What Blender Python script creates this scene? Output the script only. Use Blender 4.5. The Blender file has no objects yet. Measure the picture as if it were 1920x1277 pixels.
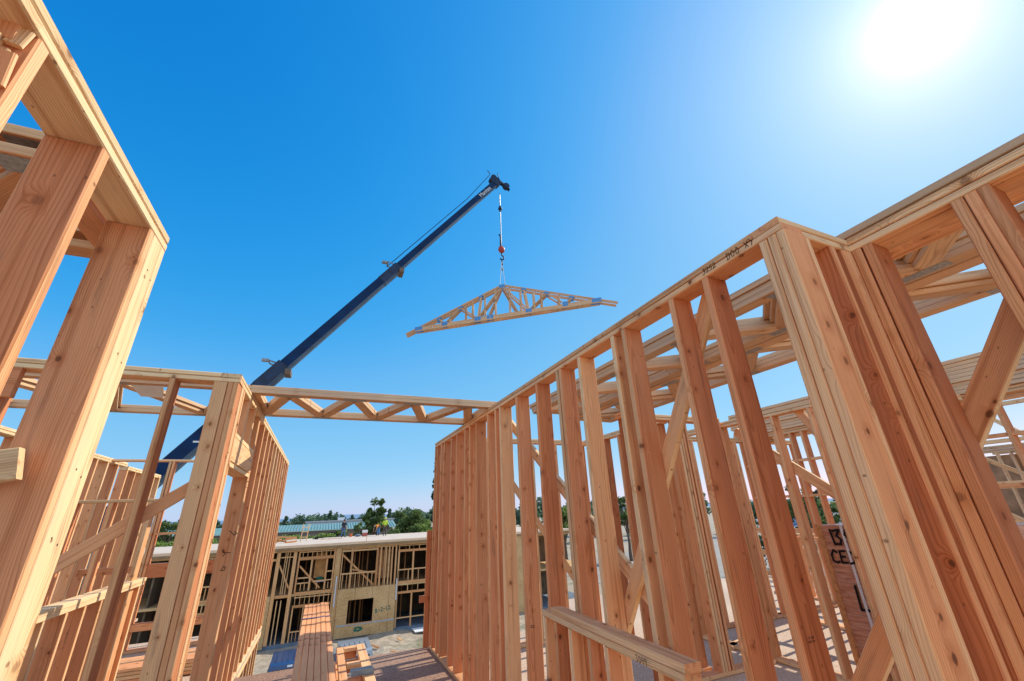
import bpy, math, random
from mathutils import Vector, Matrix
rng = random.Random(7)
sc = bpy.context.scene
COL = sc.collection
V = Vector
R = math.radians

# ------------------------------------------------------------------ helpers
class M:
    """collects shapes; build() links them as ONE mesh object"""
    def __init__(s):
        s.v=[]; s.f=[]; s.gc=[]; s.tn=[]; s.mi=[]; s.ed={}
    def _add(s, vs, fs, gs, tone, mi=0):
        o=len(s.v)
        s.v+=[tuple(p) for p in vs]; s.gc+=[tuple(g) for g in gs]; s.tn+=[tone]*len(vs)
        s.f+=[tuple(i+o for i in f) for f in fs]; s.mi+=[mi]*len(fs)
    def board(s, p0, p1, w, t, side=(1,0,0), tone=None, ch=.003, mi=0):
        """lumber from p0 to p1; w measured along side, t across"""
        p0=V(p0); p1=V(p1); d=(p1-p0); L=d.length; d.normalize()
        sd=V(side); sd=(sd-d*sd.dot(d)).normalized(); n=d.cross(sd)
        if tone is None: tone=rng.uniform(.1,.75)
        a,b=w/2,t/2
        if ch>0:
            prof=[(-a+ch,-b),(a-ch,-b),(a,-b+ch),(a,b-ch),(a-ch,b),(-a+ch,b),(-a,b-ch),(-a,-b+ch)]
        else: prof=[(-a,-b),(a,-b),(a,b),(-a,b)]
        k=len(prof); oy=rng.uniform(-.11,.11); oz=rng.choice((-1,1))*rng.uniform(.02,.13); ox=rng.uniform(0,90)
        vs=[];gs=[]
        for e,P in ((0,p0),(L,p1)):
            for x,y in prof:
                vs.append(P+sd*x+n*y); gs.append((ox+e,oy+x,oz+y))
        fs=[tuple(reversed(range(k))),tuple(range(k,2*k))]+[(i,(i+1)%k,(i+1)%k+k,i+k) for i in range(k)]
        f0=len(s.f); s._add(vs,fs,gs,tone,mi)
        for i in range(k):   # narrow edges toned paler than faces: edge grain, plus sunlit cream put into the tone
            if k==8: s.ed[f0+2+i]=(1. if (i in (2,6))==(w>=t) and i in (0,2,4,6) else (.6 if i%2 else 0.))
            else: s.ed[f0+2+i]=1. if (i in (1,3))==(w>=t) else 0.
        return s
    def box(s, lo, hi, tone=.5, mi=0):
        x0,y0,z0=lo; x1,y1,z1=hi
        vs=[(x,y,z) for z in (z0,z1) for y in (y0,y1) for x in (x0,x1)]
        s._add(vs,[(0,2,3,1),(4,5,7,6),(0,1,5,4),(2,6,7,3),(0,4,6,2),(1,3,7,5)],vs,tone,mi); return s
    def quad(s, pts, tone=.5, mi=0):
        s._add(pts,[tuple(range(len(pts)))],pts,tone,mi); return s
    def prism(s, pts, vec, tone=.5, mi=0):
        k=len(pts); vec=V(vec); vs=[V(p) for p in pts]+[V(p)+vec for p in pts]
        s._add(vs,[tuple(reversed(range(k))),tuple(range(k,2*k))]+[(i,(i+1)%k,(i+1)%k+k,i+k) for i in range(k)],vs,tone,mi); return s
    def tube(s, pts, rad, seg=8, tone=.5, mi=0, caps=True):
        pts=[V(p) for p in pts]; n=len(pts); vs=[]
        rads=rad if isinstance(rad,(list,tuple)) else [rad]*n
        for i,p in enumerate(pts):
            d=(pts[min(i+1,n-1)]-pts[max(i-1,0)]).normalized()
            u=d.orthogonal().normalized() if i==0 else (u-d*u.dot(d)).normalized()
            w=d.cross(u)
            for k in range(seg):
                a=2*math.pi*k/seg; vs.append(p+(u*math.cos(a)+w*math.sin(a))*rads[i])
        fs=[(i*seg+k,i*seg+(k+1)%seg,(i+1)*seg+(k+1)%seg,(i+1)*seg+k) for i in range(n-1) for k in range(seg)]
        if caps: fs+=[tuple(reversed(range(seg))),tuple(range((n-1)*seg,n*seg))]
        s._add(vs,fs,vs,tone,mi); return s
    def ball(s, c, r, seg=10, ring=7, tone=.5, mi=0):
        r=r if isinstance(r,(tuple,list)) else (r,r,r)
        vs=[(c[0],c[1],c[2]-r[2])]
        for i in range(1,ring):
            a=-math.pi/2+math.pi*i/ring
            for k in range(seg):
                b=2*math.pi*k/seg; vs.append((c[0]+r[0]*math.cos(a)*math.cos(b),c[1]+r[1]*math.cos(a)*math.sin(b),c[2]+r[2]*math.sin(a)))
        vs.append((c[0],c[1],c[2]+r[2])); fs=[]
        for k in range(seg):
            fs.append((0,1+(k+1)%seg,1+k)); fs.append((len(vs)-1,1+(ring-2)*seg+k,1+(ring-2)*seg+(k+1)%seg))
            for i in range(ring-2):
                fs.append((1+i*seg+k,1+i*seg+(k+1)%seg,1+(i+1)*seg+(k+1)%seg,1+(i+1)*seg+k))
        s._add(vs,fs,vs,tone,mi); return s
    def build(s, name, mat, parent=None, off=None, smooth=False):
        me=bpy.data.meshes.new(name)
        o=V(off) if off is not None else (V(parent['_o']) if parent is not None else V((0,0,0)))
        me.from_pydata([V(p)-o for p in s.v],[],s.f)
        a=me.attributes.new('gc','FLOAT_VECTOR','POINT'); a.data.foreach_set('vector',[c for g in s.gc for c in g])
        t=me.attributes.new('tone','FLOAT','POINT'); t.data.foreach_set('value',s.tn)
        if s.ed:
            e=me.attributes.new('edge','FLOAT','FACE'); e.data.foreach_set('value',[s.ed.get(i,0.) for i in range(len(s.f))])
        for m in (mat if isinstance(mat,(list,tuple)) else [mat]): me.materials.append(m)
        me.polygons.foreach_set('material_index',s.mi)
        if smooth: me.polygons.foreach_set('use_smooth',[True]*len(s.f))
        me.update()
        ob=bpy.data.objects.new(name,me); COL.objects.link(ob)
        if parent is not None: ob.parent=parent
        elif off is not None: ob.location=o
        ob['_o']=tuple(o)
        return ob

def tag(o,label,cat,group=None):
    o['label']=label; o['category']=cat; o['kind']='thing'
    if group: o['group']=group
    return o
def thing(name,label,cat,loc=(0,0,0),group=None):
    o=bpy.data.objects.new(name,None); COL.objects.link(o); o.location=loc; o['_o']=tuple(loc)
    o.empty_display_size=.1
    return tag(o,label,cat,group)
def struct(name,m,mat):
    o=m.build(name,mat); o['kind']='structure'; return o
def dup(root,delta,label,group=None,rotz=None):
    r=root.copy(); COL.objects.link(r); r.location=root.location+V(delta); r['label']=label
    if rotz is not None: r.rotation_euler.z=rotz
    if group: r['group']=group
    for ch in list(root.children):
        c=ch.copy(); COL.objects.link(c); c.parent=r
        for g in list(ch.children):
            d=g.copy(); COL.objects.link(d); d.parent=c
    return r

# ------------------------------------------------------------------ materials
def mat(name):
    m=bpy.data.materials.new(name); m.use_nodes=True; nt=m.node_tree; nt.nodes.clear()
    out=nt.nodes.new('ShaderNodeOutputMaterial'); b=nt.nodes.new('ShaderNodeBsdfPrincipled'); nt.links.new(b.outputs[0],out.inputs[0])
    return m,nt,b
class G:
    """tiny node-graph writer"""
    def __init__(s,nt): s.nt=nt
    def n(s,t,**k):
        x=s.nt.nodes.new(t)
        for a,b in k.items(): setattr(x,a,b)
        return x
    def put(s,sock,val):
        if hasattr(val,'is_output') or isinstance(val,bpy.types.NodeSocket): s.nt.links.new(val,sock)
        else: sock.default_value=val
    def math(s,op,a,b=0.,c=None,clamp=False):
        x=s.n('ShaderNodeMath',operation=op,use_clamp=clamp); s.put(x.inputs[0],a); s.put(x.inputs[1],b)
        if c is not None: s.put(x.inputs[2],c)
        return x.outputs[0]
    def vmul(s,a,b):
        x=s.n('ShaderNodeVectorMath',operation='MULTIPLY'); s.put(x.inputs[0],a); s.put(x.inputs[1],b); return x.outputs[0]
    def vadd(s,a,b):
        x=s.n('ShaderNodeVectorMath',operation='ADD'); s.put(x.inputs[0],a); s.put(x.inputs[1],b); return x.outputs[0]
    def attr(s,name):
        return s.n('ShaderNodeAttribute',attribute_name=name)
    def noise(s,vec,scale=1.,detail=3.,rough=.55):
        x=s.n('ShaderNodeTexNoise'); s.put(x.inputs['Vector'],vec); x.inputs['Scale'].default_value=scale; x.inputs['Detail'].default_value=detail; x.inputs['Roughness'].default_value=rough
        return x
    def ramp(s,fac,stops,interp='LINEAR'):
        x=s.n('ShaderNodeValToRGB'); cr=x.color_ramp; cr.interpolation=interp
        while len(cr.elements)<len(stops): cr.elements.new(.5)
        for e,(p,c) in zip(cr.elements,stops): e.position=p; e.color=(c[0],c[1],c[2],1) if not isinstance(c,(int,float)) else (c,c,c,1)
        s.put(x.inputs[0],fac); return x.outputs[0]
    def mix(s,f,a,b,mode='MIX'):
        x=s.n('ShaderNodeMix',data_type='RGBA',blend_type=mode); s.put(x.inputs[0],f)
        s.put(x.inputs[6],a if not isinstance(a,tuple) else (*a,1)[:4]); s.put(x.inputs[7],b if not isinstance(b,tuple) else (*b,1)[:4]); return x.outputs[2]
    def sep(s,v):
        x=s.n('ShaderNodeSeparateXYZ'); s.put(x.inputs[0],v); return x.outputs
    def comb(s,a,b,c):
        x=s.n('ShaderNodeCombineXYZ'); s.put(x.inputs[0],a); s.put(x.inputs[1],b); s.put(x.inputs[2],c); return x.outputs[0]

def wood(name,stops,ring_dark=(.55,.38,.26),ring_amt=.7,knots=1.,gray=0.):
    m,nt,b=mat(name); g=G(nt)
    gc=g.attr('gc').outputs['Vector']; tone=g.attr('tone').outputs['Fac']
    x,y,z=g.sep(gc)
    # knots: short cylinders crossing the board
    kv=g.comb(g.math('MULTIPLY',x,5.5),g.math('MULTIPLY',g.math('ADD',y,g.math('MULTIPLY',z,.55)),7.5),0.)
    vo=g.n('ShaderNodeTexVoronoi',voronoi_dimensions='2D'); g.put(vo.inputs['Vector'],kv); vo.inputs['Scale'].default_value=1.
    kd=vo.outputs['Distance']; kr,kg,kb=g.sep(vo.outputs['Color'])
    on=g.math('GREATER_THAN',kg,1-.4*knots)
    bump_=g.math('MULTIPLY',on,g.math('POWER',2.718,g.math('MULTIPLY',g.math('MULTIPLY',kd,kd),-28.)))
    # ring field warped by slow noise and by the knots
    nz=g.noise(g.vmul(gc,(.9,5.,5.)),1.,2.).outputs['Color']
    off=g.vmul(g.vadd(nz,(-.5,-.5,-.5)),(0.,.07,.07))
    p=g.vadd(gc,off); _,py,pz=g.sep(p)
    r=g.math('SQRT',g.math('ADD',g.math('MULTIPLY',py,py),g.math('MULTIPLY',pz,pz)))
    r=g.math('ADD',r,g.math('MULTIPLY',bump_,.022))
    ph=g.math('FRACT',g.math('MULTIPLY',r,165.))
    ring=g.ramp(ph,[(0,0.),(.5,.18),(.86,1.),(.97,.6),(1,0.)])
    wv=g.noise(g.vmul(gc,(1.5,14.,14.)),1.,2.).outputs[0]
    ring=g.math('MULTIPLY',ring,g.ramp(wv,[(.3,.25),(.7,1.)]))
    fib=g.noise(g.vmul(gc,(6.,420.,420.)),1.,2.).outputs[0]
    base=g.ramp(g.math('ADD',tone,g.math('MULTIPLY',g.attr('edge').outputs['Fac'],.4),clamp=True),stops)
    hv=g.math('FRACT',g.math('MULTIPLY',tone,57.31)); base=g.mix(1.,base,g.ramp(hv,[(0,(.80,.78,.76)),(.5,(1,1,1)),(1,(1.06,1.02,.98))]),'MULTIPLY')
    blot=g.noise(g.vmul(gc,(1.6,9.,9.)),1.,4.).outputs[0]
    base=g.mix(g.ramp(blot,[(.3,0.),(.75,.5)]),base,g.mix(1.,base,(1.12,1.0,.8,1),'MULTIPLY'))
    base=g.mix(g.ramp(g.noise(g.vmul(gc,(.6,4.,4.)),1.3,3.).outputs[0],[(.5,0.),(.8,.45)]),base,g.mix(1.,base,(.82,.68,.6,1),'MULTIPLY'))
    col=g.mix(g.math('MULTIPLY',ring,ring_amt),base,g.mix(1.,base,(*ring_dark,1),'MULTIPLY'))
    col=g.mix(g.ramp(fib,[(.35,.22),(.6,0.)]),col,g.mix(1.,col,(.6,.5,.42,1),'MULTIPLY'))
    krad=g.math('ADD',g.math('MULTIPLY',kr,.075),.045)
    q=g.math('DIVIDE',kd,krad)
    core=g.math('MULTIPLY',on,g.ramp(q,[(.55,1.),(1.,0.)]))
    halo=g.math('MULTIPLY',on,g.ramp(g.math('MULTIPLY',q,.33),[(.25,.5),(1.,0.)]))
    col=g.mix(halo,col,g.mix(1.,col,(.72,.5,.36,1),'MULTIPLY'))
    col=g.mix(g.math('MULTIPLY',core,g.math('ADD',g.math('MULTIPLY',kb,.55),.35)),col,(.14,.055,.028,1))
    kv2=g.comb(g.math('MULTIPLY',x,9.),g.math('MULTIPLY',g.math('SUBTRACT',y,g.math('MULTIPLY',z,.4)),17.),0.)
    vp=g.n('ShaderNodeTexVoronoi',voronoi_dimensions='2D'); g.put(vp.inputs['Vector'],kv2); vp.inputs['Scale'].default_value=1.
    pr_,pg_,_b=g.sep(vp.outputs['Color'])
    pin=g.math('MULTIPLY',g.math('GREATER_THAN',pg_,.8),g.ramp(g.math('DIVIDE',vp.outputs['Distance'],g.math('ADD',g.math('MULTIPLY',pr_,.06),.03)),[(.5,1.),(1.,0.)]))
    col=g.mix(g.math('MULTIPLY',pin,.7),col,(.2,.085,.045,1))
    stn=g.noise(g.vmul(gc,(.8,30.,30.)),1.,3.).outputs[0]
    col=g.mix(g.ramp(stn,[(.55,0.),(.7,.65)]),col,g.mix(1.,col,(.58,.42,.33,1),'MULTIPLY'))
    # dirt / pencil-grey handling marks
    d=g.noise(g.vmul(gc,(3.,22.,22.)),1.,4.).outputs[0]
    col=g.mix(g.ramp(d,[(.6,0.),(.8,.5)]),col,(.16,.11,.085,1))
    if gray: col=g.mix(g.ramp(g.noise(g.vmul(gc,(1.1,12.,12.)),1.,3.).outputs[0],[(.35,0.),(.7,gray)]),col,(.36,.3,.25,1))
    g.put(b.inputs['Base Color'],col); b.inputs['Roughness'].default_value=.72; b.inputs['Specular IOR Level'].default_value=.1
    bp=g.n('ShaderNodeBump'); bp.inputs['Strength'].default_value=.35; bp.inputs['Distance'].default_value=.002
    g.put(bp.inputs['Height'],g.math('ADD',fib,g.math('MULTIPLY',ring,.5))); nt.links.new(bp.outputs[0],b.inputs['Normal'])
    return m
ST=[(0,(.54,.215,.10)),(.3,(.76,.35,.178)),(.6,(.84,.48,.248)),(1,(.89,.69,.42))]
WOOD=wood('framing lumber',ST)
WOODG=wood('weathered truss lumber',[(0,(.58,.31,.16)),(.5,(.74,.46,.26)),(1,(.82,.61,.39))],gray=.4,knots=.8)
WOODD=wood('far lumber',[(0,(.52,.25,.11)),(.5,(.68,.37,.17)),(1,(.76,.50,.26))],knots=.3)

def osb(name,c0,c1,c2,scale=1.):
    m,nt,b=mat(name); g=G(nt); gc=g.attr('gc').outputs['Vector']
    w=g.vadd(gc,g.vmul(g.noise(gc,9.,2.).outputs['Color'],(.05,.05,.05)))
    v=g.n('ShaderNodeTexVoronoi'); g.put(v.inputs['Vector'],g.vmul(w,(38*scale,16*scale,26*scale)))
    v2=g.n('ShaderNodeTexVoronoi'); g.put(v2.inputs['Vector'],g.vmul(w,(15*scale,40*scale,20*scale)))
    a=g.sep(v.outputs['Color'])[0]; c=g.sep(v2.outputs['Color'])[0]
    f=g.math('ADD',g.math('MULTIPLY',a,.55),g.math('MULTIPLY',c,.45))
    big=g.noise(gc,.8,4.).outputs[0]
    f=g.math('ADD',f,g.math('MULTIPLY',g.math('SUBTRACT',big,.5),.7))
    g.put(b.inputs['Base Color'],g.ramp(f,[(.1,c0),(.5,c1),(.9,c2)])); b.inputs['Roughness'].default_value=.8
    return m
OSB=osb('strand board',(.30,.155,.05),(.56,.33,.13),(.76,.53,.28),.45)
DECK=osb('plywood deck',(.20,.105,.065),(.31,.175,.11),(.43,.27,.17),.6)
DECKR=osb('strand board deck',(.34,.22,.14),(.52,.37,.25),(.68,.52,.38))
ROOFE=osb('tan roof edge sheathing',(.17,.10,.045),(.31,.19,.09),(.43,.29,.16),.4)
ROOFD=osb('pale roof sheathing',(.42,.32,.24),(.58,.46,.35),(.7,.58,.46),.4)  # pale tan board colour for the far roof and the near deck

def plain(name,c,rough=.6,metal=0.,var=.15,scale=6.,c2=None,spec=.4):
    m,nt,b=mat(name); g=G(nt); gc=g.attr('gc').outputs['Vector']
    n=g.noise(gc,scale,4.).outputs[0]
    c2=c2 or tuple(v*(1-var*2) for v in c)
    g.put(b.inputs['Base Color'],g.ramp(n,[(.3,c2),(.7,c)])); b.inputs['Roughness'].default_value=rough; b.inputs['Metallic'].default_value=metal
    b.inputs['Specular IOR Level'].default_value=spec
    return m
INK=plain('black marker ink',(.02,.018,.018),.8,spec=.1)
INKB=plain('dark brown smear',(.12,.06,.04),.8,spec=.1)
REDINK=plain('red marker ink',(.45,.03,.03),.8)
PLATE=plain('galvanised nail plate',(.42,.42,.4),.45,.6,.25,60.)
BLUEP=plain('blue connector plate',(.10,.30,.58),.5,.2,.1,20.)
CRANEB=plain('navy crane paint',(.003,.032,.105),.55,.0,.25,1.5,spec=.15)
BOOMU=plain('sunlit boom underside',(.08,.13,.2),.5,.1,.2,2.)  # paler colour stands in for sun on the boom's lower faces
BOOMC=plain('scuffed navy collar',(.006,.03,.085),.45,.1,.35,3.)
CRANED=plain('dark crane steel',(.012,.03,.07),.5,.3,.3,4.)
STEEL=plain('steel cable',(.25,.26,.27),.4,.8,.1)
REDP=plain('red hook block',(.45,.05,.03),.5)
WHITE=plain('white paint',(.78,.78,.76),.6,var=.06)
SLING=plain('pale sling',(.8,.8,.75),.7,var=.05)
GLASS=plain('dark glass',(.015,.02,.025),.08,spec=.6)
RUBBER=plain('black rubber',(.02,.02,.02),.85)
CONC=plain('concrete',(.40,.39,.37),.9,var=.15,scale=2.)
CONCB=plain('bluish stem wall',(.17,.22,.28),.9,var=.2,scale=2.)
GREY=plain('grey sheet metal',(.42,.45,.48),.45,.3,.1)
PVC=plain('pale pipe',(.62,.64,.66),.5,var=.06)
BLUEHW=plain('bluish galvanised hanger',(.28,.38,.46),.4,.5,.1)
STRAP=plain('blue steel strap',(.12,.22,.5),.5)
WRAP=None
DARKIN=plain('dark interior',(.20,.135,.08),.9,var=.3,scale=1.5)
GREENP=plain('green spray paint',(.03,.16,.10),.8)
SKIN=plain('skin',(.45,.25,.17),.6)
def shiny(name,c): return plain(name,c,.25,.1,.05,3.,spec=.5)

# ground
def groundmat():
    m,nt,b=mat('dirt ground'); g=G(nt); gc=g.attr('gc').outputs['Vector']
    a=g.noise(gc,.16,6.,.62).outputs[0]; c=g.noise(gc,2.6,6.,.7).outputs[0]; d=g.noise(gc,.5,3.).outputs[0]
    col=g.ramp(c,[(.25,(.20,.155,.105)),(.5,(.36,.29,.205)),(.75,(.52,.44,.33))])
    gr=g.ramp(c,[(.3,(.05,.075,.02)),(.7,(.15,.17,.06))])
    col=g.mix(g.ramp(g.math('ADD',a,g.math('MULTIPLY',d,.3)),[(.68,0.),(.82,.7)]),col,gr)
    g.put(b.inputs['Base Color'],col); b.inputs['Roughness'].default_value=.95
    bp=g.n('ShaderNodeBump'); bp.inputs['Strength'].default_value=.7; bp.inputs['Distance'].default_value=.08; g.put(bp.inputs['Height'],c); nt.links.new(bp.outputs[0],b.inputs['Normal'])
    return m
GROUND=groundmat()
PAVE=plain('pale concrete yard',(.34,.30,.25),.9,var=.1,scale=.4)
HILL=plain('hazy blue hills',(.15,.25,.38),1.,var=.12,scale=.004)  # distance haze is put into the base colour
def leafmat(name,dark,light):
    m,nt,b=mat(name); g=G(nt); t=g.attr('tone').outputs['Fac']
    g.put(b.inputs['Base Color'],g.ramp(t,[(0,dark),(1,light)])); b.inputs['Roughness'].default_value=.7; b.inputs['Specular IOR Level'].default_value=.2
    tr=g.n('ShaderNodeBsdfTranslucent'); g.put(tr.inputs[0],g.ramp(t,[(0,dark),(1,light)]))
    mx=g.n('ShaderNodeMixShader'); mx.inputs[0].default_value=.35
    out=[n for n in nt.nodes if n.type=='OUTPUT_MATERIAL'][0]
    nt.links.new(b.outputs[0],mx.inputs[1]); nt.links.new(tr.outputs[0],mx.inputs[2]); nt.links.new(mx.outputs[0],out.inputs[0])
    return m
LEAF=leafmat('oak leaves',(.045,.08,.025),(.20,.27,.08))
LEAF2=leafmat('light leaves',(.07,.12,.03),(.27,.36,.08))
NEEDLE=leafmat('conifer needles',(.018,.04,.022),(.07,.12,.06))
FARLEAF=leafmat('distant leaves',(.06,.11,.07),(.17,.25,.15))
BARK=plain('bark',(.16,.11,.075),.95,var=.3,scale=5.)

# ------------------------------------------------------------------ lettering drawn as pen strokes
GL={'0':[[(.3,1),(.08,.75),(.05,.3),(.28,0),(.52,.25),(.55,.7),(.3,1)]],
'1':[[(.2,1),(.3,0)]],'2':[[(.05,.8),(.25,1),(.5,.85),(.4,.5),(.05,.05),(.6,.1)]],
'3':[[(.05,.95),(.5,1),(.22,.6),(.5,.4),(.4,.08),(.03,.05)]],
'4':[[(.1,1),(.05,.5),(.55,.55)],[(.45,1),(.4,0)]],'5':[[(.55,1),(.12,.98),(.1,.6),(.5,.5),(.45,.1),(.05,.03)]],
'6':[[(.45,1),(.1,.5),(.1,.1),(.4,0),(.5,.3),(.12,.4)]],'8':[[(.5,.9),(.2,1),(.1,.75),(.5,.3),(.3,0),(.08,.2),(.5,.75),(.5,.9)]],
'9':[[(.5,.85),(.25,1),(.08,.7),(.3,.5),(.5,.8),(.45,0)]],'-':[[(.1,.5),(.5,.52)]],
'C':[[(.58,.85),(.3,1),(.05,.6),(.1,.15),(.4,0),(.6,.12)]],'E':[[(.55,1),(.1,.95),(.08,.02),(.55,.04)],[(.1,.5),(.48,.52)]],
'D':[[(.1,1),(.08,0)],[(.05,1),(.45,.85),(.58,.45),(.4,.1),(.05,0)]],'A':[[(.02,0),(.3,1),(.58,0)],[(.12,.4),(.5,.4)]],
'R':[[(.08,0),(.1,1),(.5,.85),(.45,.55),(.1,.5),(.55,0)]],
'X':[[(.05,1),(.55,0)],[(.55,1),(.05,0)]],'Y':[[(.05,1),(.3,.5)],[(.58,1),(.2,0)]],
'H':[[(.08,1),(.06,0)],[(.52,1),(.5,0)],[(.07,.5),(.52,.52)]],'L':[[(.1,1),(.08,0),(.55,.03)]],'N':[[(.06,0),(.08,1),(.5,.02),(.52,1)]],
'O':[[(.3,1),(.05,.6),(.15,.05),(.45,.05),(.55,.6),(.3,1)]],'B':[[(.1,0),(.1,1),(.45,.85),(.12,.52),(.52,.28),(.1,0)]],'/':[[(.1,0),(.5,1)]],' ':[]}
def writing(m,text,org,xd,yd,h,pen,lift=.0015,wob=.03):
    org=V(org); xd=V(xd).normalized(); yd=V(yd).normalized(); n=xd.cross(yd); x=0
    for ch in text:
        for st in GL.get(ch,[]):
            P=[org+xd*((x+a+rng.uniform(-wob,wob))*h)+yd*((b+rng.uniform(-wob,wob))*h) for a,b in st]
            for k,(a,b) in enumerate(zip(P,P[1:])):
                d=(b-a).normalized(); s=n.cross(d)*pen/2; e=d*pen*.35; l=n*(lift+.0004*k)
                m.quad([a-s-e+l,b-s+e+l,b+s+e+l,a+s-e+l])
        x+=.72
    return m
def stamp(m,org,xd,yd,h):
    """a small mill grade stamp: two rows of fine dashes"""
    org=V(org); xd=V(xd); yd=V(yd); nn=xd.cross(yd).normalized()*.0012
    for r_ in range(2):
        for k in range(6):
            if rng.random()<.2: continue
            a=org+xd*(k*h*.8)+yd*(-r_*h*1.5)+nn
            m.quad([a,a+xd*h*.5,a+xd*h*.5+yd*h*rng.uniform(.5,1),a+yd*h*.8])
    return m

# ------------------------------------------------------------------ stud walls
TH=.038
def wall(label,axis,c0,d,a0,a1,z0,z1,studs,cat='stud wall',group=None,tone=(.1,.6),w=WOOD,top=2,bottom=True,wob=.004,ptone=(.35,.75),low=None,ch=.0045,top_a=None,top2_a=None):
    """axis 'Y': runs along Y, face at X=c0..c0+d. studs: list of near coordinate"""
    base=(c0,a0,z0) if axis=='Y' else (a0,c0,z0)
    t=thing('stud_wall',label,cat,base,group)
    mid=c0+d/2
    P=(lambda a,z:(mid,a,z)) if axis=='Y' else (lambda a,z:(a,mid,z))
    sd=(1,0,0) if axis=='Y' else (0,1,0)
    tops=[(a0,a1) if top_a is None else top_a,(a0,a1) if top2_a is None else top2_a]
    for k in range(top):
        z=z1-TH*(top-1-k)-TH/2
        M().board(P(tops[k][0],z),P(tops[k][1],z),d,TH-.004,sd,rng.uniform(*ptone),ch).build('top_plate',w,t)
    if bottom: M().board(P(a0,z0+TH/2+.002),P(a1,z0+TH/2+.002),d,TH,sd,rng.uniform(*ptone),ch).build('bottom_plate',w,t)
    zb=z0+(TH+.002 if bottom else 0)
    for s_ in studs:
        if isinstance(s_,tuple): s_,zl,zh=s_
        else: zl,zh=zb,z1-TH*top
        j=rng.uniform(-wob,wob); k=rng.uniform(-wob,wob)*.5
        dd=d-rng.uniform(0,.003)
        M().board(P(s_+TH/2,zl),P(s_+TH/2+j,zh),dd,TH,sd,rng.uniform(*tone),ch).build('stud',w,t)
    return t
def part(t,name,p0,p1,w_,th,side,tone=None,m=WOOD):
    return M().board(p0,p1,w_,th,side,tone).build(name,m,t)

ZT=2.916; ZL=2.84   # plate top / underside
# --- near wall beside the camera (left of corridor)
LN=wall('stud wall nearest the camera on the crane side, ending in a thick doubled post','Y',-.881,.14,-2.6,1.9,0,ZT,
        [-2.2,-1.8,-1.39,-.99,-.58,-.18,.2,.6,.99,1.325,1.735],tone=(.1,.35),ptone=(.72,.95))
part(LN,'post',(-.811,1.838,.04),(-.811,1.838,ZL),.139,.124,(1,0,0),.92)
for zz in (2.70,2.35,1.95,1.75,1.32,1.12):
    for dy,dz in ((0,0),(.045,-.02)):
        M().ball((-.7415,1.815+dy,zz+dz),(.0012,.0042,.0042),8,5).build('nail',INKB,LN)
# torn grain on the side of the third stud
m=M()
for k in range(26):
    x=-.86+rng.random()*.1; z=2.62+rng.random()*.2; l=.03+rng.random()*.06
    m.board((x,.985-rng.random()*.01,z),(x+rng.uniform(-.01,.01),.98-rng.random()*.012,z+l),.02+.02*rng.random(),.012,(1,0,0),rng.uniform(.3,.9))
m.build('torn_grain',WOOD,LN)
M().box((-.905,-9,.003),(-.883,.80,2.83)).build('sheathing_panel',OSB,LN)  # unseen sheathing added to bounce sun onto the shaded studs opposite
M().box((-.883,-9,.003),(-.75,-2.62,2.83)).build('bounce_panel',OSB,LN)  # unseen block added for the same warm bounce
m=M(); stamp(m,(-.739,1.80,.92),(0,1,0),(0,0,1),.011); stamp(m,(-.86,1.7335,1.72),(1,0,0),(0,0,1),.009)
m.build('grade_lettering',INKB,LN)
tag(M().board((-1.25,1.66,1.86),(-.822,1.70,1.955),.09,.038,(0,0,1),.98).build('scrap_board',WOOD),'short yellow board end sticking out beside the doubled end post','board')
# floor trusses lying behind it (two flat pairs seen past its back edge)
def flat_truss(label,org,L,D,ax,n,group=None,w=WOODG,tone=(.3,.8),plates=True,ph=0,th=.037,cw=.089):
    """parallel-chord truss lying flat: chords along ax ('X'/'Y') from org, depth D across, thickness th in Z"""
    t=thing('floor_truss',label,'truss',org,group)
    o=V(org); u=V((1,0,0)) if ax=='X' else V((0,1,0)); v=V((0,1,0)) if ax=='X' else V((1,0,0)); zc=V((0,0,th/2))
    for q in (cw/2,D-cw/2):
        M().board(o+v*q+zc,o+u*L+v*q+zc,cw,th,v,rng.uniform(*tone)).build('chord',w,t)
    xs=[cw/2+(L-cw)*i/n for i in range(n+1)]
    for i in range(n):
        a,b=(cw,D-cw) if (i+ph)%2==0 else (D-cw,cw)
        # stop webs at chord edges
        p=o+u*(xs[i]+.02)+v*a+zc; q=o+u*(xs[i+1]-.02)+v*b+zc
        M().board(p,q,cw*.98,th*.98,v if abs(D)>L/n else u,rng.uniform(*tone)).build('web',w,t)
    for e in (cw/2,L-cw/2):
        M().board(o+u*e+v*cw+zc,o+u*e+v*(D-cw)+zc,cw,th*.97,u,rng.uniform(*tone)).build('end_web',w,t)
    if plates:
        for i in range(n+1):
            q=cw*.6 if (i+ph)%2==0 else D-cw*.6
            c=o+u*xs[i]+v*q; a,b=.11,.04
            lo=c-u*a-v*b; hi=c+u*a+v*b
            lo.z=o.z-.0014; hi.z=o.z-.0004
            M().box((min(lo.x,hi.x),min(lo.y,hi.y),lo.z),(max(lo.x,hi.x),max(lo.y,hi.y),hi.z)).build('nail_plate',PLATE,t)
    return t
a=flat_truss('lower of two short trusses lying flat behind the nearest wall top',(-4.0,1.45,2.845),3.09,.62,'X',6,'trusses behind the nearest wall',w=WOOD,tone=(.1,.5))
dup(a,(0,.004,.0775),'upper of two short trusses lying flat behind the nearest wall top')
for zz in (2.884,2.961): pass
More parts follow.
